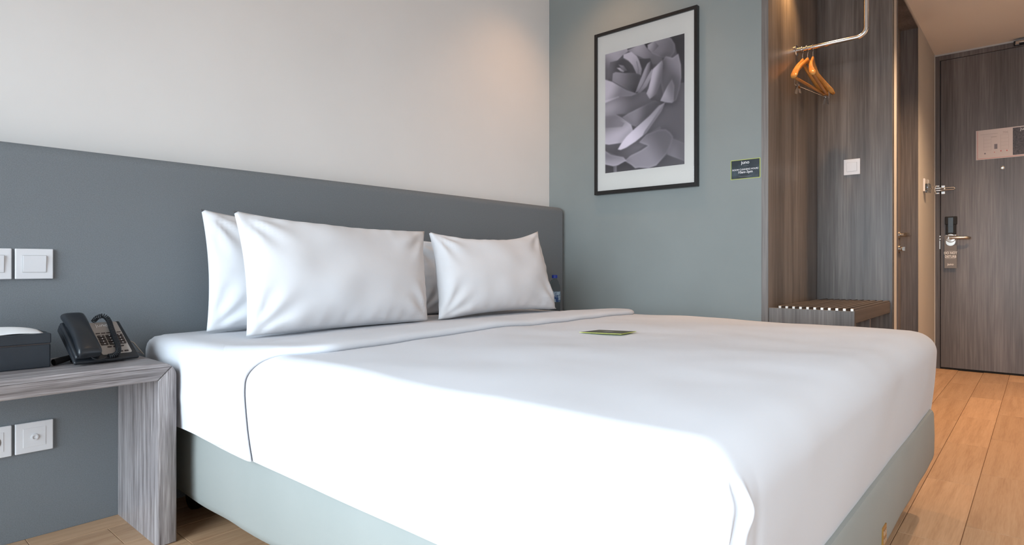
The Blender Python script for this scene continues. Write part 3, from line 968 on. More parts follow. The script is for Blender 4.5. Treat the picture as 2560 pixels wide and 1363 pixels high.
# duvet
DXL, DXR, DYF, DZT, DR = 0.650, 2.352, 0.244, 0.540, 0.066
def dcrown(x):
    # gently domed towards the window side, flatter towards the wall side
    return 0.014 * (1 - min((abs(x - 1.48) / 0.85) ** (2.2 if x < 1.48 else 6.0), 1))
def ddisp(p, n):
    x, y, z = p
    tz = min(max((z - 0.29) / (DZT - 0.29), 0), 1)
    crown = dcrown(x) * tz
    # loose, slightly billowing fabric
    w = (0.006 * fbm(x, y, z, 3.2) + 0.0025 * fbm(x + 5, y, z, 8)) * (0.25 + 0.75 * tz)
    # hems pull in below
    pull = -0.022 * (1 - tz) ** 2
    q = p + n * w + Vector((n.x, n.y, 0)) * pull + Vector((0, 0, crown))
    # tucked corner at the near foot end: narrow pleat down the foot face
    if n.y < -0.15 and x < DXL + 0.25:
        c = DXL + 0.026 - 0.019 * min((1 - tz) / 0.7, 1) ** 0.7
        k = min(max((0.90 - tz) / 0.10, 0), 1)
        dxx = x - c
        q += Vector((0, 1, 0)) * (0.012 * math.exp(-(dxx / 0.006) ** 2) * k)
        q += Vector((0, -1, 0)) * (0.009 * math.exp(-((dxx - 0.011) / 0.007) ** 2) * math.exp(-((tz - 0.74) / 0.09) ** 2))
        q += Vector((0, -1, 0)) * (0.004 * math.exp(-((dxx + 0.013) / 0.008) ** 2) * k)
        q += Vector((0, 1, 0)) * (0.004 * math.exp(-((dxx - 0.045 - 0.03 * (1 - tz)) / 0.014) ** 2) * k * (1 - tz))
    # soft drape folds on the foot face
    if n.y < -0.4:
        q.y -= 0.002 * math.sin(x * 9 + z * 5) * (1 - tz) * tz * 4
    return q
duv = make('duvet', round_box(DXL, DXR, DYF, 1.50, 0.288, DZT, DR, 0.0125, ddisp, 'tlrf', True), M['linen'], base=(1.5, 0.9, 0.29), smooth='all', weld=1e-4)
tag(duv, 'plain white duvet smoothed over the foot of the bed', 'duvet')

# turned-down top sheet band
def band():
    g = G()
    OUT = 0.006
    xl, xr, r = DXL - 0.001, DXR + 0.001, DR
    path = []
    zlo = 0.289
    nside, narc, ntop = 14, 10, 70
    for i in range(nside): path.append((xl, zlo + (DZT - r - zlo) * i / nside, -1, 0))
    for i in range(narc): 
        a = math.pi - math.pi / 2 * i / narc
        path.append((xl + r + r * math.cos(a), DZT - r + r * math.sin(a), math.cos(a), math.sin(a)))
    for i in range(ntop + 1):
        path.append((xl + r + (xr - xl - 2 * r) * i / ntop, DZT, 0, 1))
    for i in range(1, narc + 1):
        a = math.pi / 2 - math.pi / 2 * i / narc
        path.append((xr - r + r * math.cos(a), DZT - r + r * math.sin(a), math.cos(a), math.sin(a)))
    for i in range(1, nside + 1): path.append((xr, DZT - r - (DZT - r - zlo) * i / nside, 1, 0))
    # along y: lip rolled at the edge, then flat, then down to the mattress
    prof = [(0.016, -0.004), (0.005, 0.000), (0.0, 0.006), (0.002, 0.013), (0.009, 0.0175), (0.022, 0.0195), (0.05, 0.0195), (0.10, 0.0175), (0.16, 0.013), (0.22, 0.007), (0.28, 0.002), (0.34, -0.006), (0.40, -0.012), (0.46, -0.020)]
    vs = []
    for (x, z, nx, nz) in path:
        side = 1 - nz
        top = max(nz, 0)
        # the fold line swings towards the head as it rounds the mattress edge
        dd = max(xl + 0.16 - x, x - (xr - 0.16), 0.0) + max(DZT - z, 0.0)
        f = min(dd / 0.27, 1.0)
        f = math.sin(f * math.pi / 2) ** 1.5
        ye = 1.262 + 0.140 * f + 0.004 * math.sin(x * 7)
        tz = min(max((z - 0.29) / (DZT - 0.29), 0), 1)
        crown = dcrown(x) * tz
        for (dy, o) in prof:
            y = ye + dy
            w = (0.006 * fbm(x, y, z, 3.2) + 0.0025 * fbm(x + 5, y, z, 8)) * (0.25 + 0.75 * tz)
            pull = -0.022 * (1 - tz) ** 2
            oo = o * (0.45 + 0.55 * top) + w
            vs.append((x + nx * (oo + pull), y, z + nz * oo + crown))
    m, n = len(prof), len(path)
    fs = [(i * m + k, i * m + k + 1, (i + 1) * m + k + 1, (i + 1) * m + k) for i in range(n - 1) for k in range(m - 1)]
    return g.add(vs, fs)
bs = make('top_sheet', band(), M['linen'], base=(1.5, 1.5, 0.5), smooth='all')
tag(bs, 'white top sheet folded down in a band below the pillows', 'sheet')

# pillows ---------------------------------------------------------
def pillow(label, BL, BR, TL, TR, T, seed, floor_z=0.5475, sag=(0.06, 0.05), ears=1.0):
    BL, BR, TL, TR = map(Vector, (BL, BR, TL, TR))
    n = ((BR - BL) + (TR - TL)).cross((TL - BL) + (TR - BR)).normalized()   # faces the room (-y)
    nu, nv = 56, 40
    def pos(a, b, side):
        # side edges and top/bottom edges bow inward between the corner ears
        aa = a * (1 - sag[0] * (1 - b * b) * abs(a) ** 3)
        bt = sag[1] * (1 - a * a) * abs(b) ** 3
        bb = b * (1 - (bt if b > 0 else bt * 0.35))
        u, v = (aa + 1) / 2, (bb + 1) / 2
        p = BL * (1 - u) * (1 - v) + BR * u * (1 - v) + TL * (1 - u) * v + TR * u * v
        ea, eb = 1 - abs(a) ** 2.6, 1 - abs(b) ** 2.4
        th = T * (max(ea, 0) ** 0.55) * (max(eb, 0) ** 0.55)
        # belly sits low
        th *= 1.0 - 0.14 * b
        # wrinkles radiating from corners and soft lumps
        wr = 0.010 * fbm(u * 3 + seed, v * 2.2, side * 3, 1.6)
        cr = 0
        for ca, cb in ((-1, -1), (1, -1), (-1, 1), (1, 1)):
            da, db = (a - ca) * 0.36, (b - cb) * 0.2
            rr = math.hypot(da, db)
            if rr < 0.3:
                ang = math.atan2(db, da)
                cr += 0.0055 * math.sin(ang * 11 + seed + ca * 2 + cb) * math.exp(-((rr - 0.10) / 0.07) ** 2)
        edge = 0.004 * math.sin(a * 34 + seed + 3 * fbm(a, b, seed, 2)) * math.exp(-((1 - abs(b)) / 0.16) ** 2) * max(eb, 0) ** 0.3
        edge += 0.0035 * math.sin(b * 27 + seed * 2) * math.exp(-((1 - abs(a)) / 0.12) ** 2) * max(ea, 0) ** 0.3
        rim = min(1, (min(max(ea, 0), max(eb, 0)) * 6))
        p = p + n * side * (th + (wr + cr + edge) * rim)
        if p.z < floor_z + 0.001:
            p.z = floor_z + 0.001 + 0.15 * 0
        return p[:]
    g = G()
    for side in (1, -1):
        g.grid(lambda i, j: pos(-1 + 2 * i, -1 + 2 * j, side), nu, nv)
    o = make('pillow', g, M['pillow'], base=((BL + BR) / 2)[:], smooth='all', weld=2e-4)
    tag(o, label, 'pillow', 'white bed pillows')
    return o
PZ = 0.5735
pillow('white pillow against the headboard, left edge showing behind the large front pillow', (0.775, 1.915, 0.547), (1.42, 1.915, 0.547), (0.787, 1.985, 0.927), (1.44, 1.985, 0.868), 0.065, 1.3, sag=(0.045, 0.07))
pillow('white pillow standing against the headboard, mostly hidden behind the right front pillow', (1.60, 1.915, 0.547), (2.28, 1.915, 0.547), (1.63, 1.99, 0.858), (2.30, 1.99, 0.85), 0.065, 4.1)
pillow('large white front pillow on the left, nearest the bedside telephone', (0.797, 1.70, 0.544), (1.475, 1.70, 0.544), (0.812, 1.815, 0.914), (1.555, 1.815, 0.884), 0.078, 2.2, sag=(0.045, 0.10))
pillow('white front pillow on the right, nearest the grey-green wall', (1.524, 1.70, 0.544), (2.255, 1.70, 0.544), (1.575, 1.815, 0.884), (2.262, 1.815, 0.914), 0.076, 3.4, sag=(0.06, 0.26))

# card lying on the duvet
card = thing('notice_card', 'small dark olive card with yellow edge lying on the duvet', 'card', (1.535, 0.962, 0.566))
ang = math.atan2(0.911 - 1.021, 1.598 - 1.474)
A, B_, C_, D_ = Vector((1.4475, 1.0075)), Vector((1.4845, 0.8905)), Vector((1.573, 0.893)), Vector((1.537, 1.000))
def card_poly(s, z0, z1):
    c = (A + B_ + C_ + D_) / 4
    pts = [(c + (p - c) * s) for p in (A, B_, C_, D_)]
    return G().prism([(p.x, p.y, z0) for p in pts], (0, 0, z1 - z0))
CZ = 0.5560
make('border', card_poly(1.0, CZ, CZ + 0.0012), M['lime'], card)
make('face', card_poly(0.955, CZ + 0.0012, CZ + 0.0016), M['olive'], card)
make('mark', card_poly(0.22, CZ + 0.0016, CZ + 0.0018), M['dnd_grey'], card)

# ------------------------------------------------------------------ bedside objects
# tissue box
TX1, TY0, TZ = 0.389, 1.909, NT
tb = thing('tissue_box', 'black leather tissue box at the left photo edge on bedside table', 'tissue box', (0.27, 1.97, NT))
make('body', G().box(0.15, TX1, TY0, 2.03, TZ, TZ + 0.060, 0.003), M['leather'], tb)
ld = G()
lx0, lx1, ly0, ly1 = 0.149, TX1 + 0.001, TY0 - 0.001, 2.031
z0, z1 = TZ + 0.062, TZ + 0.087
sx0, sx1, sy0, sy1 = 0.20, 0.34, 1.955, 1.985
ld.box(lx0, lx1, ly0, sy0, z0, z1, 0.002).box(lx0, lx1, sy1, ly1, z0, z1, 0.002).box(lx0, sx0, sy0, sy1, z0, z1).box(sx1, lx1, sy0, sy1, z0, z1)
make('lid', ld, M['leather'], tb)
make('stitch_line', G().box(lx0 + 0.002, lx1 - 0.002, ly0 + 0.002, ly1 - 0.002, TZ + 0.0595, TZ + 0.0625), M['key'], tb)
def tissue():
    g = G()
    def fn(i, j):
        # folded sheet leaning forward out of the slot: high on the left, tapering to a point on the right
        x = 0.165 + 0.212 * i
        peak = 0.034 * (1 - i) ** 0.6 * (0.86 + 0.14 * math.cos(i * 7)) + 0.0015
        if j < 0.25:
            f = j / 0.25
            return (x, 1.974 - 0.004 * f, z1 - 0.016 + (0.016 + peak) * f)
        f = (j - 0.25) / 0.75
        y = 1.970 - (0.012 + 0.046 * (1 - 0.35 * i)) * f
        z = z1 + 0.0016 + peak * (1 - f) ** 0.8 + 0.0012 * math.sin(i * 14 + f * 4) * f
        return (x, y, z)
    g.grid(fn, 30, 16)
    return g
tis = make('tissue', tissue(), M['tissue'], base=(0.28, 1.97, z1), smooth='all')
sm = tis.modifiers.new('thickness', 'SOLIDIFY'); sm.thickness = 0.0008
tag(tis, 'white tissue pulled up from the slot of black tissue box', 'tissue')

# telephone: wedge body in its own frame
FL = Vector((0.432, 1.862, NT + 0.012))
UX = Vector((0.997, 0.083, 0)).normalized()
UYF = Vector((-0.083, 0.997, 0)).normalized()
DEP, HGT, WID = 0.125, 0.090, 0.146
UT = (UYF * DEP + Vector((0, 0, HGT))).normalized()
UN = UX.cross(UT).normalized()
LT = math.hypot(DEP, HGT)
ph = thing('telephone', 'black desk telephone with coiled cord lying across its keypad', 'telephone', (0.50, 1.93, NT))
def PP(s, t, h=0.0):
    return FL + UX * s + UT * t + UN * h
def ph_body():
    b = bmesh.new()
    top = [PP(-0.004, -0.002), PP(WID + 0.004, -0.002), PP(WID, LT), PP(0.0, LT)]
    th = 0.024
    bot = [top[0] - UN * 0.0105, top[1] - UN * 0.0105, top[2] - UN * th, top[3] - UN * th]
    bv = [b.verts.new(v) for v in bot]
    tv = [b.verts.new(v) for v in top]
    b.faces.new(bv[::-1]); b.faces.new(tv)
    for i in range(4):
        b.faces.new((bv[i], bv[(i + 1) % 4], tv[(i + 1) % 4], tv[i]))
    b.normal_update()
    bmesh.ops.bevel(b, geom=b.edges[:], offset=0.0048, segments=4, profile=0.5, affect='EDGES')
    return G().bm(b)
body = make('body', ph_body(), M['black_plastic'], ph, smooth=50)
def ph_stand():
    g = G()
    pts = []
    for t, h in ((0.03, -0.013), (0.115, -0.020)):
        pts.append(PP(0.02, t, h))
    zt = NT + 0.0005
    a, b = pts
    prof = [a, b, Vector((b.x, b.y, zt)), Vector((a.x, a.y, zt))]
    return g.prism(prof, UX * 0.105)
make('stand', ph_stand(), M['matte_black'], ph)
# handset cradle rim
make('cradle', G().box(-0.001, 0.056, 0.006, LT - 0.004, -0.002, 0.012, 0.006, 3, frame_matrix(FL, UX, UT, UN)), M['black_plastic'], ph, smooth=50)
def handset():
    g = G()
    n = 30
    sec_n = 20
    rows = []
    L0, L1 = -0.006, LT + 0.006
    for i in range(n + 1):
        f = i / n
        t = L0 + (L1 - L0) * f
        # broad shell: ends dip to ear and mouth pieces
        lift = 0.024 + 0.010 * math.sin(math.pi * f) ** 0.6
        w = 0.0258 + 0.0015 * math.cos(2 * math.pi * f)
        e = min(f, 1 - f)
        k = min(1, math.sqrt(max(e, 0.0) / 0.05)) if e < 0.05 else 1
        hh = 0.0125 * (0.45 + 0.55 * k)
        ww = w * (0.86 + 0.14 * k)
        row = []
        for q in range(sec_n):
            a = 2 * math.pi * q / sec_n
            ca, sa = math.cos(a), math.sin(a)
            xx = math.copysign(abs(ca) ** 0.62, ca) * ww
            zz = math.copysign(abs(sa) ** 0.75, sa) * hh
            row.append(PP(0.026 + xx, t, lift + zz)[:])
        rows.append(row)
    vs = [v for r in rows for v in r]
    fs = [(i * sec_n + q, i * sec_n + (q + 1) % sec_n, (i + 1) * sec_n + (q + 1) % sec_n, (i + 1) * sec_n + q) for i in range(n) for q in range(sec_n)]
    fs += [tuple(range(sec_n - 1, -1, -1)), tuple(range(n * sec_n, (n + 1) * sec_n))]
    g.add(vs, fs)
    MT = frame_matrix(FL, UX, UT, UN)
    g.lathe([(0.017, 0), (0.020, 0.006), (0.020, 0.022)], PP(0.026, 0.020, 0.008), UN, 20)
    g.lathe([(0.017, 0), (0.020, 0.006), (0.020, 0.022)], PP(0.026, LT - 0.024, 0.008), UN, 20)
    return g
make('handset', handset(), M['black_plastic'], ph, smooth=50)
def rrect(s0, s1, t0, t1, r, h0, h1):
    pts = []
    for (cs, ct, a0) in ((s1 - r, t1 - r, 0), (s0 + r, t1 - r, 90), (s0 + r, t0 + r, 180), (s1 - r, t0 + r, 270)):
        for i in range(5):
            a = math.radians(a0 + 90 * i / 4)
            pts.append(PP(cs + r * math.cos(a), ct + r * math.sin(a), h0))
    return G().prism(pts, UN * (h1 - h0))
fp = make('face_plate', rrect(0.064, 0.136, 0.016, 0.149, 0.005, -0.0005, 0.0015), M['grey_plate'], ph)
kt = 0.0015
for s in (0.077, 0.090, 0.1025, 0.128):
    make('memory_key', rrect(s - 0.0052, s + 0.0052, 0.1005, 0.1032, 0.0008, kt, kt + 0.0012), M['key'], fp)
for r_, t in enumerate((0.088, 0.0775, 0.067, 0.0565)):
    for c_, s in enumerate((0.0805, 0.1003, 0.1245)):
        k = make('number_key', rrect(s - 0.0083, s + 0.0083, t - 0.0040, t + 0.0040, 0.0015, kt, kt + 0.0025), M['key'], fp)
        make('digit', rrect(s - 0.001, s + 0.0015, t - 0.0018, t + 0.0018, 0.0006, kt + 0.0025, kt + 0.0027), M['white_print'], fp)
for s in (0.0885, 0.1025, 0.1185):
    make('function_key', rrect(s - 0.0050, s + 0.0050, 0.0420, 0.0458, 0.0014, kt, kt + 0.0018), M['key'], fp)
for s in (0.110, 0.1235):
    make('function_key', rrect(s - 0.0048, s + 0.0048, 0.0205, 0.0250, 0.0012, kt, kt + 0.0018), M['key'], fp)
text('lettering', 'juno', 0.018, PP(0.096, 0.130, kt + 0.0004), UX, UT, M['white_print'], fp, bold=0.0001)
# coiled cord
ctrl = [(0.079, 0.150, 0.004), (0.089, 0.158, 0.012), (0.1035, 0.158, 0.017), (0.1125, 0.143, 0.013), (0.1110, 0.111, 0.010), (0.1075, 0.070, 0.010), (0.1045, 0.034, 0.010), (0.0975, 0.012, 0.010), (0.085, 0.002, 0.009), (0.072, 0.000, 0.009)]
def catmull(P, n):
    P = [Vector(p) for p in P]
    P = [P[0] * 2 - P[1]] + P + [P[-1] * 2 - P[-2]]
    out = []
    for i in range(1, len(P) - 2):
        for k in range(n):
            t = k / n
            a, b, c, d = P[i - 1], P[i], P[i + 1], P[i + 2]
            out.append(0.5 * ((2 * b) + (c - a) * t + (2 * a - 5 * b + 4 * c - d) * t * t + (3 * b - a - 3 * c + d) * t ** 3))
    out.append(P[-2])
    return out
ax = [PP(p.x, p.y, p.z) for p in catmull(ctrl, 60)]
# arclength resample then helix
ds = [0]
for a, b in zip(ax, ax[1:]):
    ds.append(ds[-1] + (b - a).length)
total = ds[-1]
turns = int(total / 0.0042)
hel = []
idx = 0
npts = turns * 10
prevu = UX.copy()
for i in range(npts + 1):
    s = total * i / npts
    while idx < len(ds) - 2 and ds[idx + 1] < s: idx += 1
    f = (s - ds[idx]) / max(ds[idx + 1] - ds[idx], 1e-9)
    p = ax[idx].lerp(ax[idx + 1], f)
    t = (ax[min(idx + 2, len(ax) - 1)] - ax[max(idx - 1, 0)]).normalized()
    prevu = (prevu - t * prevu.dot(t)).normalized()
    w = t.cross(prevu)
    a = 2 * math.pi * turns * i / npts
    hel.append(p + (prevu * math.cos(a) + w * math.sin(a)) * 0.0056)
make('coiled_cord', G().tube(hel, 0.0015, 6), M['black_plastic'], ph, smooth='all')
make('cord_tail', G().tube([PP(*c) for c in ((0.072, 0.000, 0.009), (0.060, -0.004, 0.006), (0.045, -0.008, 0.006), (0.033, -0.004, 0.012), (0.028, 0.004, 0.020))], 0.0018, 8), M['black_plastic'], ph, smooth='all')
make('line_cord', G().tube([(0.585, 1.985, NT + 0.045), (0.600, 1.985, NT + 0.036), (0.613, 1.975, NT + 0.014), (0.618, 1.96, NT + 0.003), (0.622, 1.99, NT + 0.003), (0.625, 2.05, NT + 0.003)], 0.0016, 8), M['line_cord'], ph, smooth='all')
st = G().tube([(0.398, 1.925, NT + 0.009), (0.418, 1.935, NT + 0.012), (0.452, 1.95, NT + 0.018)], [0.0085, 0.0085, 0.006], 14)
make('cable_plug', st, M['matte_black'], ph, smooth=50)

# water bottle on the far bedside table
bt = thing('water_bottle', 'clear plastic water bottle with blue cap half hidden behind right pillow', 'bottle', (2.645, 2.005, NT))
bx, by = 2.645, 2.005
make('body', G().lathe([(0.026, 0), (0.030, 0.004), (0.031, 0.02), (0.030, 0.05), (0.031, 0.10), (0.0315, 0.135), (0.029, 0.155), (0.020, 0.176), (0.0125, 0.186), (0.0125, 0.192)], (bx, by, NT), (0, 0, 1), 32), M['water'], bt, smooth=50)
make('label', G().lathe([(0.0318, 0.062), (0.0318, 0.118)], (bx, by, NT), (0, 0, 1), 32), M['bottle_label'], bt, smooth=60)
make('cap', G().lathe([(0.0155, 0.191), (0.0155, 0.205), (0.014, 0.208), (0.0, 0.208)], (bx, by, NT), (0, 0, 1), 24), M['blue_cap'], bt, smooth=40)

# ------------------------------------------------------------------ wall art and sign
AY0, AY1, AZ0, AZ1 = 1.2805, 1.883, 1.143, 2.038
AX = XG - 0.026
art = thing('framed_picture', 'black-framed monochrome rose print with wide white mat on green wall', 'picture', (XG, (AY0 + AY1) / 2, AZ0))
fw_ = 0.016
for (a, b, c, d) in ((AY0, AY0 + fw_, AZ0, AZ1), (AY1 - fw_, AY1, AZ0, AZ1), (AY0 + fw_, AY1 - fw_, AZ0, AZ0 + fw_ * 1.25), (AY0 + fw_, AY1 - fw_, AZ1 - fw_, AZ1)):
    make('frame_bar', G().box(AX, XG - 0.0005, a, b, c, d, 0.0008, 1), M['frame_black'], art)
make('mat_board', G().box(AX + 0.012, AX + 0.015, AY0 + fw_, AY1 - fw_, AZ0 + fw_, AZ1 - fw_), M['mat_board'], art)
# print: tonal picture of a rose, painted petal by petal onto a fine grid
PY0, PY1, PZ0, PZ1 = 1.352, 1.818, 1.260, 1.917
ROSE = [
([(0.781,-0.039),(1.004,-0.017),(1.004,0.376),(0.952,0.371),(0.926,0.176),(0.887,0.057)],0.27,0.3,(0.861,0.036),(0.926,0.348),0,0),
([(0.479,-0.031),(0.66,-0.021),(0.556,0.041),(0.521,0.021)],0.27,0.27,(-0.074,-0.221),(-0.073,-0.22),0,0),
([(-0.027,0.906),(-0.027,1.009),(1.01,1.005),(1.01,0.971),(0.808,0.907),(0.66,0.987),(0.407,0.976),(0.269,0.915),(0.134,0.942)],0.3,0.36,(-0.011,0.945),(0.926,0.973),0,0),
([(0.108,0.93),(0.157,0.934),(0.157,1.017),(0.112,1.014)],0.42,0.5,(0.108,0.954),(0.15,0.957),0,0),
([(0.795,0.91),(0.854,0.785),(1.01,0.843),(1.01,0.982)],0.5,0.42,(0.828,0.9),(0.978,0.849),0.02,0),
([(0.556,0.036),(0.653,-0.014),(0.781,-0.022),(0.848,0.012),(0.89,0.067),(0.887,0.126),(0.834,0.161),(0.728,0.144),(0.618,0.095)],0.56,0.42,(0.591,0.024),(0.848,0.146),0.05,0.25),
([(0.556,0.014),(0.639,-0.005),(0.697,0.045),(0.625,0.083),(0.563,0.046)],0.66,0.4,(0.57,0.021),(0.694,0.059),0,0.1),
([(0.714,0.186),(0.781,0.139),(0.861,0.165),(0.929,0.144),(0.959,0.232),(0.965,0.332),(0.946,0.415),(0.907,0.496),(0.854,0.515),(0.761,0.481),(0.714,0.317)],0.54,0.42,(0.9,0.189),(0.815,0.288),0.05,0.25),
([(0.291,0.015),(0.507,-0.012),(0.556,0.045),(0.618,0.095),(0.741,0.15),(0.728,0.205),(0.611,0.17),(0.493,0.106),(0.414,0.071),(0.349,0.038)],0.64,0.44,(0.378,0.02),(0.646,0.14),0,0.25),
([(-0.027,-0.015),(0.291,-0.013),(0.306,0.026),(0.247,0.039),(0.157,0.08),(0.081,0.134),(0.035,0.23),(-0.027,0.211)],0.64,0.42,(0.119,0.014),(0.028,0.154),0.03,0.25),
([(0.45,0.108),(0.591,0.126),(0.632,0.208),(0.591,0.3),(0.493,0.321),(0.464,0.246)],0.32,0.42,(0.507,0.135),(0.556,0.295),0,0),
([(0.066,0.075),(0.247,0.076),(0.349,0.124),(0.414,0.211),(0.407,0.282),(0.104,0.235),(0.028,0.2)],0.36,0.44,(0.232,0.11),(0.066,0.178),0,0),
([(0.247,0.039),(0.349,0.033),(0.422,0.081),(0.454,0.127),(0.486,0.195),(0.475,0.245),(0.422,0.23),(0.371,0.15),(0.313,0.1),(0.247,0.067)],0.7,0.58,(0.32,0.065),(0.443,0.215),0.02,0.25),
([(0.414,0.121),(0.425,0.123),(0.447,0.189),(0.443,0.229),(0.432,0.227),(0.436,0.187)],0.48,0.5,(0.414,0.121),(0.443,0.229),0,0),
([(0.18,0.112),(0.247,0.131),(0.298,0.178),(0.254,0.18),(0.224,0.151)],0.6,0.46,(0.202,0.124),(0.276,0.177),0,0.25),
([(0.157,0.136),(0.202,0.142),(0.256,0.178),(0.247,0.185),(0.21,0.172)],0.76,0.66,(0.172,0.143),(0.247,0.182),0,0.25),
([(0.104,0.174),(0.142,0.168),(0.269,0.195),(0.393,0.212),(0.464,0.237),(0.457,0.281),(0.422,0.382),(0.232,0.301),(0.096,0.236)],0.58,0.34,(0.119,0.2),(0.422,0.275),0.02,0.25),
([(0.521,0.2),(0.556,0.161),(0.594,0.149),(0.584,0.232),(0.5,0.314),(0.443,0.369),(0.4,0.376),(0.464,0.282)],0.62,0.46,(0.535,0.202),(0.577,0.218),0,0.25),
([(0.611,0.214),(0.624,0.225),(0.62,0.259),(0.549,0.343),(0.457,0.389),(0.422,0.384),(0.493,0.33),(0.57,0.252)],0.64,0.54,(0.577,0.244),(0.464,0.371),0,0.25),
([(0.625,0.216),(0.734,0.165),(0.749,0.191),(0.731,0.32),(0.666,0.421),(0.577,0.453),(0.528,0.416),(0.57,0.363),(0.611,0.258)],0.7,0.42,(0.632,0.27),(0.721,0.309),0.02,0.25),
([(-0.027,0.407),(0.195,0.379),(0.422,0.382),(0.528,0.382),(0.591,0.457),(0.646,0.469),(0.45,0.511),(0.313,0.534),(0.157,0.522),(-0.027,0.52)],0.62,0.42,(0.043,0.444),(0.393,0.459),0,0.25),
([(-0.027,0.202),(0.096,0.243),(0.291,0.339),(0.425,0.385),(0.349,0.395),(0.18,0.379),(-0.027,0.404)],0.7,0.5,(0.081,0.264),(0.217,0.361),0.02,0.25),
([(-0.027,0.388),(0.18,0.375),(0.195,0.383),(-0.027,0.411)],0.72,0.6,(0.004,0.394),(0.18,0.377),0,0.1),
([(0.313,0.531),(0.646,0.467),(0.721,0.496),(0.632,0.564),(0.407,0.651),(0.349,0.631),(0.232,0.554)],0.54,0.38,(0.393,0.523),(0.563,0.556),0.03,0.25),
([(0.714,0.48),(0.795,0.381),(0.854,0.329),(0.884,0.385),(0.874,0.504),(0.854,0.513),(0.781,0.501)],0.64,0.46,(0.761,0.455),(0.867,0.404),0.03,0.25),
([(-0.027,0.515),(0.142,0.518),(0.232,0.559),(0.349,0.629),(0.373,0.679),(0.291,0.734),(0.217,0.766),(0.051,0.765),(-0.027,0.75)],0.5,0.7,(0.119,0.537),(0.157,0.703),0.04,0.25),
([(-0.027,0.539),(0.187,0.574),(0.261,0.606),(0.232,0.633),(-0.027,0.615)],0.47,0.52,(0.004,0.551),(0.217,0.621),0,0.1),
([(-0.027,0.755),(0.051,0.765),(0.217,0.765),(0.306,0.819),(0.542,0.728),(0.714,0.679),(0.734,0.725),(0.349,0.881),(0.18,0.871),(-0.027,0.805)],0.38,0.46,(0.081,0.774),(0.45,0.822),0,0),
([(0.542,0.728),(0.7,0.704),(0.781,0.711),(0.834,0.742),(0.869,0.778),(0.848,0.828),(0.795,0.901),(0.666,0.985),(0.57,1.0),(0.45,0.986),(0.4,0.988),(0.349,0.956),(0.261,0.917),(0.335,0.88),(0.479,0.847),(0.563,0.819),(0.45,0.782)],0.42,0.56,(0.694,0.726),(0.521,0.873),0.05,0.25),
([(-0.027,0.797),(0.081,0.851),(0.247,0.884),(0.287,0.917),(0.254,0.924),(0.172,0.946),(0.104,0.948),(-0.027,0.92)],0.5,0.62,(0.081,0.849),(0.081,0.933),0.06,0.25),
([(0.171,0.814),(0.217,0.769),(0.284,0.72),(0.407,0.66),(0.577,0.585),(0.7,0.515),(0.771,0.5),(0.728,0.563),(0.618,0.651),(0.542,0.714),(0.407,0.771),(0.284,0.809),(0.21,0.822)],0.8,0.58,(0.291,0.757),(0.694,0.528),0,0.3),
([(0.771,0.5),(0.728,0.563),(0.618,0.651),(0.542,0.714),(0.493,0.736),(0.521,0.699),(0.605,0.632),(0.7,0.551)],0.52,0.5,(-0.074,0.373),(-0.073,0.373),0,0),
]
RW, RH = 220, 310
def paint_rose():
    yy, xx = np.mgrid[0:RH + 1, 0:RW + 1]
    S, T = xx / RW, yy / RH          # S: left to right, T: top to bottom
    asp = 0.657 / 0.466
    img = np.full(S.shape, 0.42)
    img += 0.03 * np.sin(S * 3 + T * 2)
    def inside(poly):
        r = np.zeros(S.shape, bool)
        n = len(poly)
        for i in range(n):
            x0, y0 = poly[i]; x1, y1 = poly[(i + 1) % n]
            if y0 == y1: continue
            c = ((y0 > T) != (y1 > T)) & (S < (x1 - x0) * (T - y0) / (y1 - y0) + x0)
            r ^= c
        return r
    def edge_dist(poly):
        d = np.full(S.shape, 9.0)
        n = len(poly)
        for i in range(n):
            x0, y0 = poly[i]; x1, y1 = poly[(i + 1) % n]
            ay, by = y0 * asp, y1 * asp
            dx, dy = x1 - x0, by - ay
            L = dx * dx + dy * dy + 1e-12
            t = np.clip(((S - x0) * dx + (T * asp - ay) * dy) / L, 0, 1)
            d = np.minimum(d, np.hypot(S - x0 - t * dx, T * asp - ay - t * dy))
        return d
    for poly, v0, v1, p0, p1, rim, shade in ROSE:
        m = inside(poly)
        d = edge_dist(poly)
        ax_, ay_ = p1[0] - p0[0], p1[1] - p0[1]
        g = np.clip(((S - p0[0]) * ax_ + (T - p0[1]) * ay_) / (ax_ * ax_ + ay_ * ay_ + 1e-9), 0, 1)
        g = g * g * (3 - 2 * g)
        val = v0 + (v1 - v0) * g + rim * np.exp(-(d / 0.016) ** 2)
        # cast shade just outside the petal
        al = np.clip(0.5 + np.where(m, d, -d) / 0.009, 0, 1)      # soft photographic edge
        img = img * (1 - 0.35 * shade * np.exp(-(d / 0.05) ** 2))
        img = img * (1 - al) + val * al
    for _ in range(3):
        pd = np.pad(img, 1, mode='edge')
        img = (pd[1:-1, 1:-1] * 4 + pd[:-2, 1:-1] + pd[2:, 1:-1] + pd[1:-1, :-2] + pd[1:-1, 2:]) / 8
    return np.clip((img - 0.42) * 1.22 + 0.465, 0, 1)
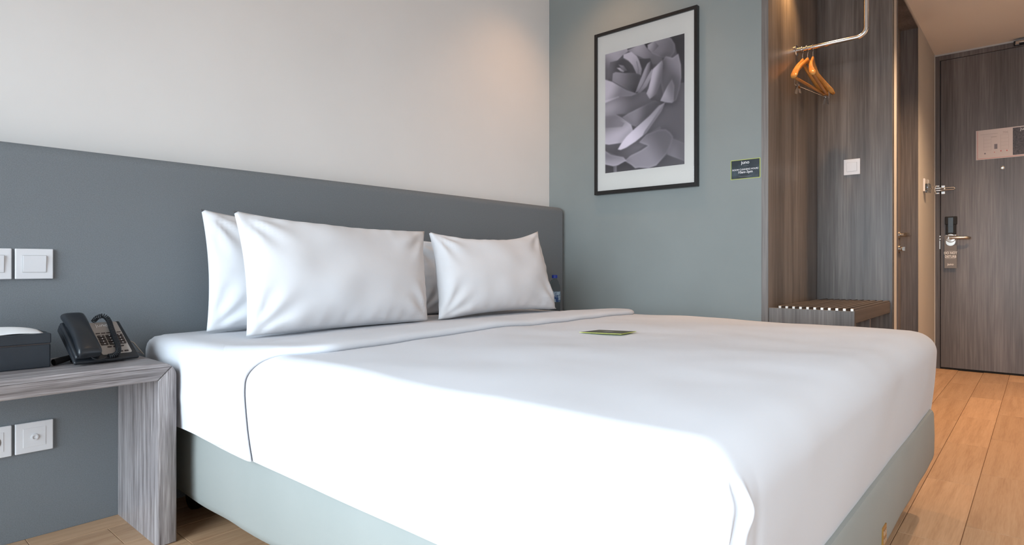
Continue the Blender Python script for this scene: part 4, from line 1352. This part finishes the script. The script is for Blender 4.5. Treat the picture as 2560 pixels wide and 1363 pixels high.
def rose_print():
    img = paint_rose()
    vs = [(AX + 0.0117, PY1 - (PY1 - PY0) * i / RW, PZ1 - (PZ1 - PZ0) * j / RH) for j in range(RH + 1) for i in range(RW + 1)]
    fs = [(j * (RW + 1) + i, (j + 1) * (RW + 1) + i, (j + 1) * (RW + 1) + i + 1, j * (RW + 1) + i + 1) for j in range(RH) for i in range(RW)]
    g = G().add(vs, fs)
    m = mat('rose_print_ink', (128, 120, 126), 0.7, spec=0.2)
    at = nd(m, 'ShaderNodeAttribute')
    at.attribute_name = 'ink'
    lk(m, at.outputs['Color'], bsdf(m).inputs['Base Color'])
    o = make('rose_print', g, m, art, recalc=False)
    ca = o.data.color_attributes.new('ink', 'FLOAT_COLOR', 'POINT')
    v = img.reshape(-1)
    rgb = np.stack([v * 1.02, v * 0.965, v * 1.0], 1)
    rgb = np.where(rgb <= 0.04045, rgb / 12.92, ((rgb + 0.055) / 1.055) ** 2.4)
    ca.data.foreach_set('color', np.concatenate([rgb, np.ones((len(v), 1))], 1).astype(np.float32).reshape(-1))
    return o
rose_print()
# acrylic glazing, slightly bowed towards the near edge
def pane_fn(i, j):
    y = AY1 - fw_ - (AY1 - AY0 - 2 * fw_) * i
    z = AZ0 + fw_ + (AZ1 - AZ0 - 2 * fw_) * j
    bow = 0.0042 * max(0, (i - 0.92) / 0.08) ** 1.5
    return (AX + 0.0048 + bow, y, z)
make('glazing', G().grid(pane_fn, 150, 12), M['pane'], art, smooth='all')

sg = thing('cleaning_hours_sign', 'dark room cleaning hours notice with lime border beside the wardrobe', 'sign', (XG, 1.053, 1.16))
make('border', G().box(XG - 0.0015, XG, 0.984, 1.122, 1.1595, 1.2515), M['lime'], sg)
make('face', G().box(XG - 0.002, XG - 0.0014, 0.9865, 1.1195, 1.162, 1.249), M['sign_navy'], sg)
xs = XG - 0.0024
text('lettering', 'juno', 0.022, (xs, 1.053, 1.230), EXD, EYD, M['white_print'], sg, bold=0.0002)
text('lettering', 'ROOM CLEANING HOURS', 0.0112, (xs, 1.053, 1.2005), EXD, EYD, M['white_print'], sg, bold=0.0001, squash=0.92)
text('lettering', '10am-3pm', 0.0165, (xs, 1.053, 1.1865), EXD, EYD, M['white_print'], sg, bold=0.0002)
for a, b, c, d in ((1.024, 1.084, 1.1715, 1.1722), (1.032, 1.076, 1.1690, 1.1697), (1.038, 1.062, 1.2205, 1.2213)):
    make('fine_print', G().box(xs, XG - 0.0019, a, b, c, d), M['grey_print'], sg)

# ------------------------------------------------------------------ ceiling fixtures (out of frame, sources of the warm light, plus two neutral ones added as fill)
for (x, y, z, w, a, t), where in zip(DOWNLIGHTS, ('above the headboard beside the green wall', 'above the pillows', 'added as fill on the left above the wall facing the bed foot', 'added as fill on the right above the wall facing the bed foot', 'in the passage ceiling near wardrobe', 'in the passage ceiling near entrance door', 'above the clothes hangers')):
    o = thing('downlight', None, None, (x, y, z - 0.008))
    make('trim_ring', G().tube([(x + 0.041 * math.cos(2 * math.pi * i / 28), y + 0.041 * math.sin(2 * math.pi * i / 28), z - 0.003) for i in range(28)], 0.005, 8, closed=True), M['white_plastic'], o, smooth='all')
    make('lens', G().lathe([(0.036, 0), (0.036, 0.004)], (x, y, z - 0.005), (0, 0, 1), 24), M['lamp_lens'], o)
    tag(o, 'round recessed downlight ' + where, 'downlight', 'recessed ceiling downlights')
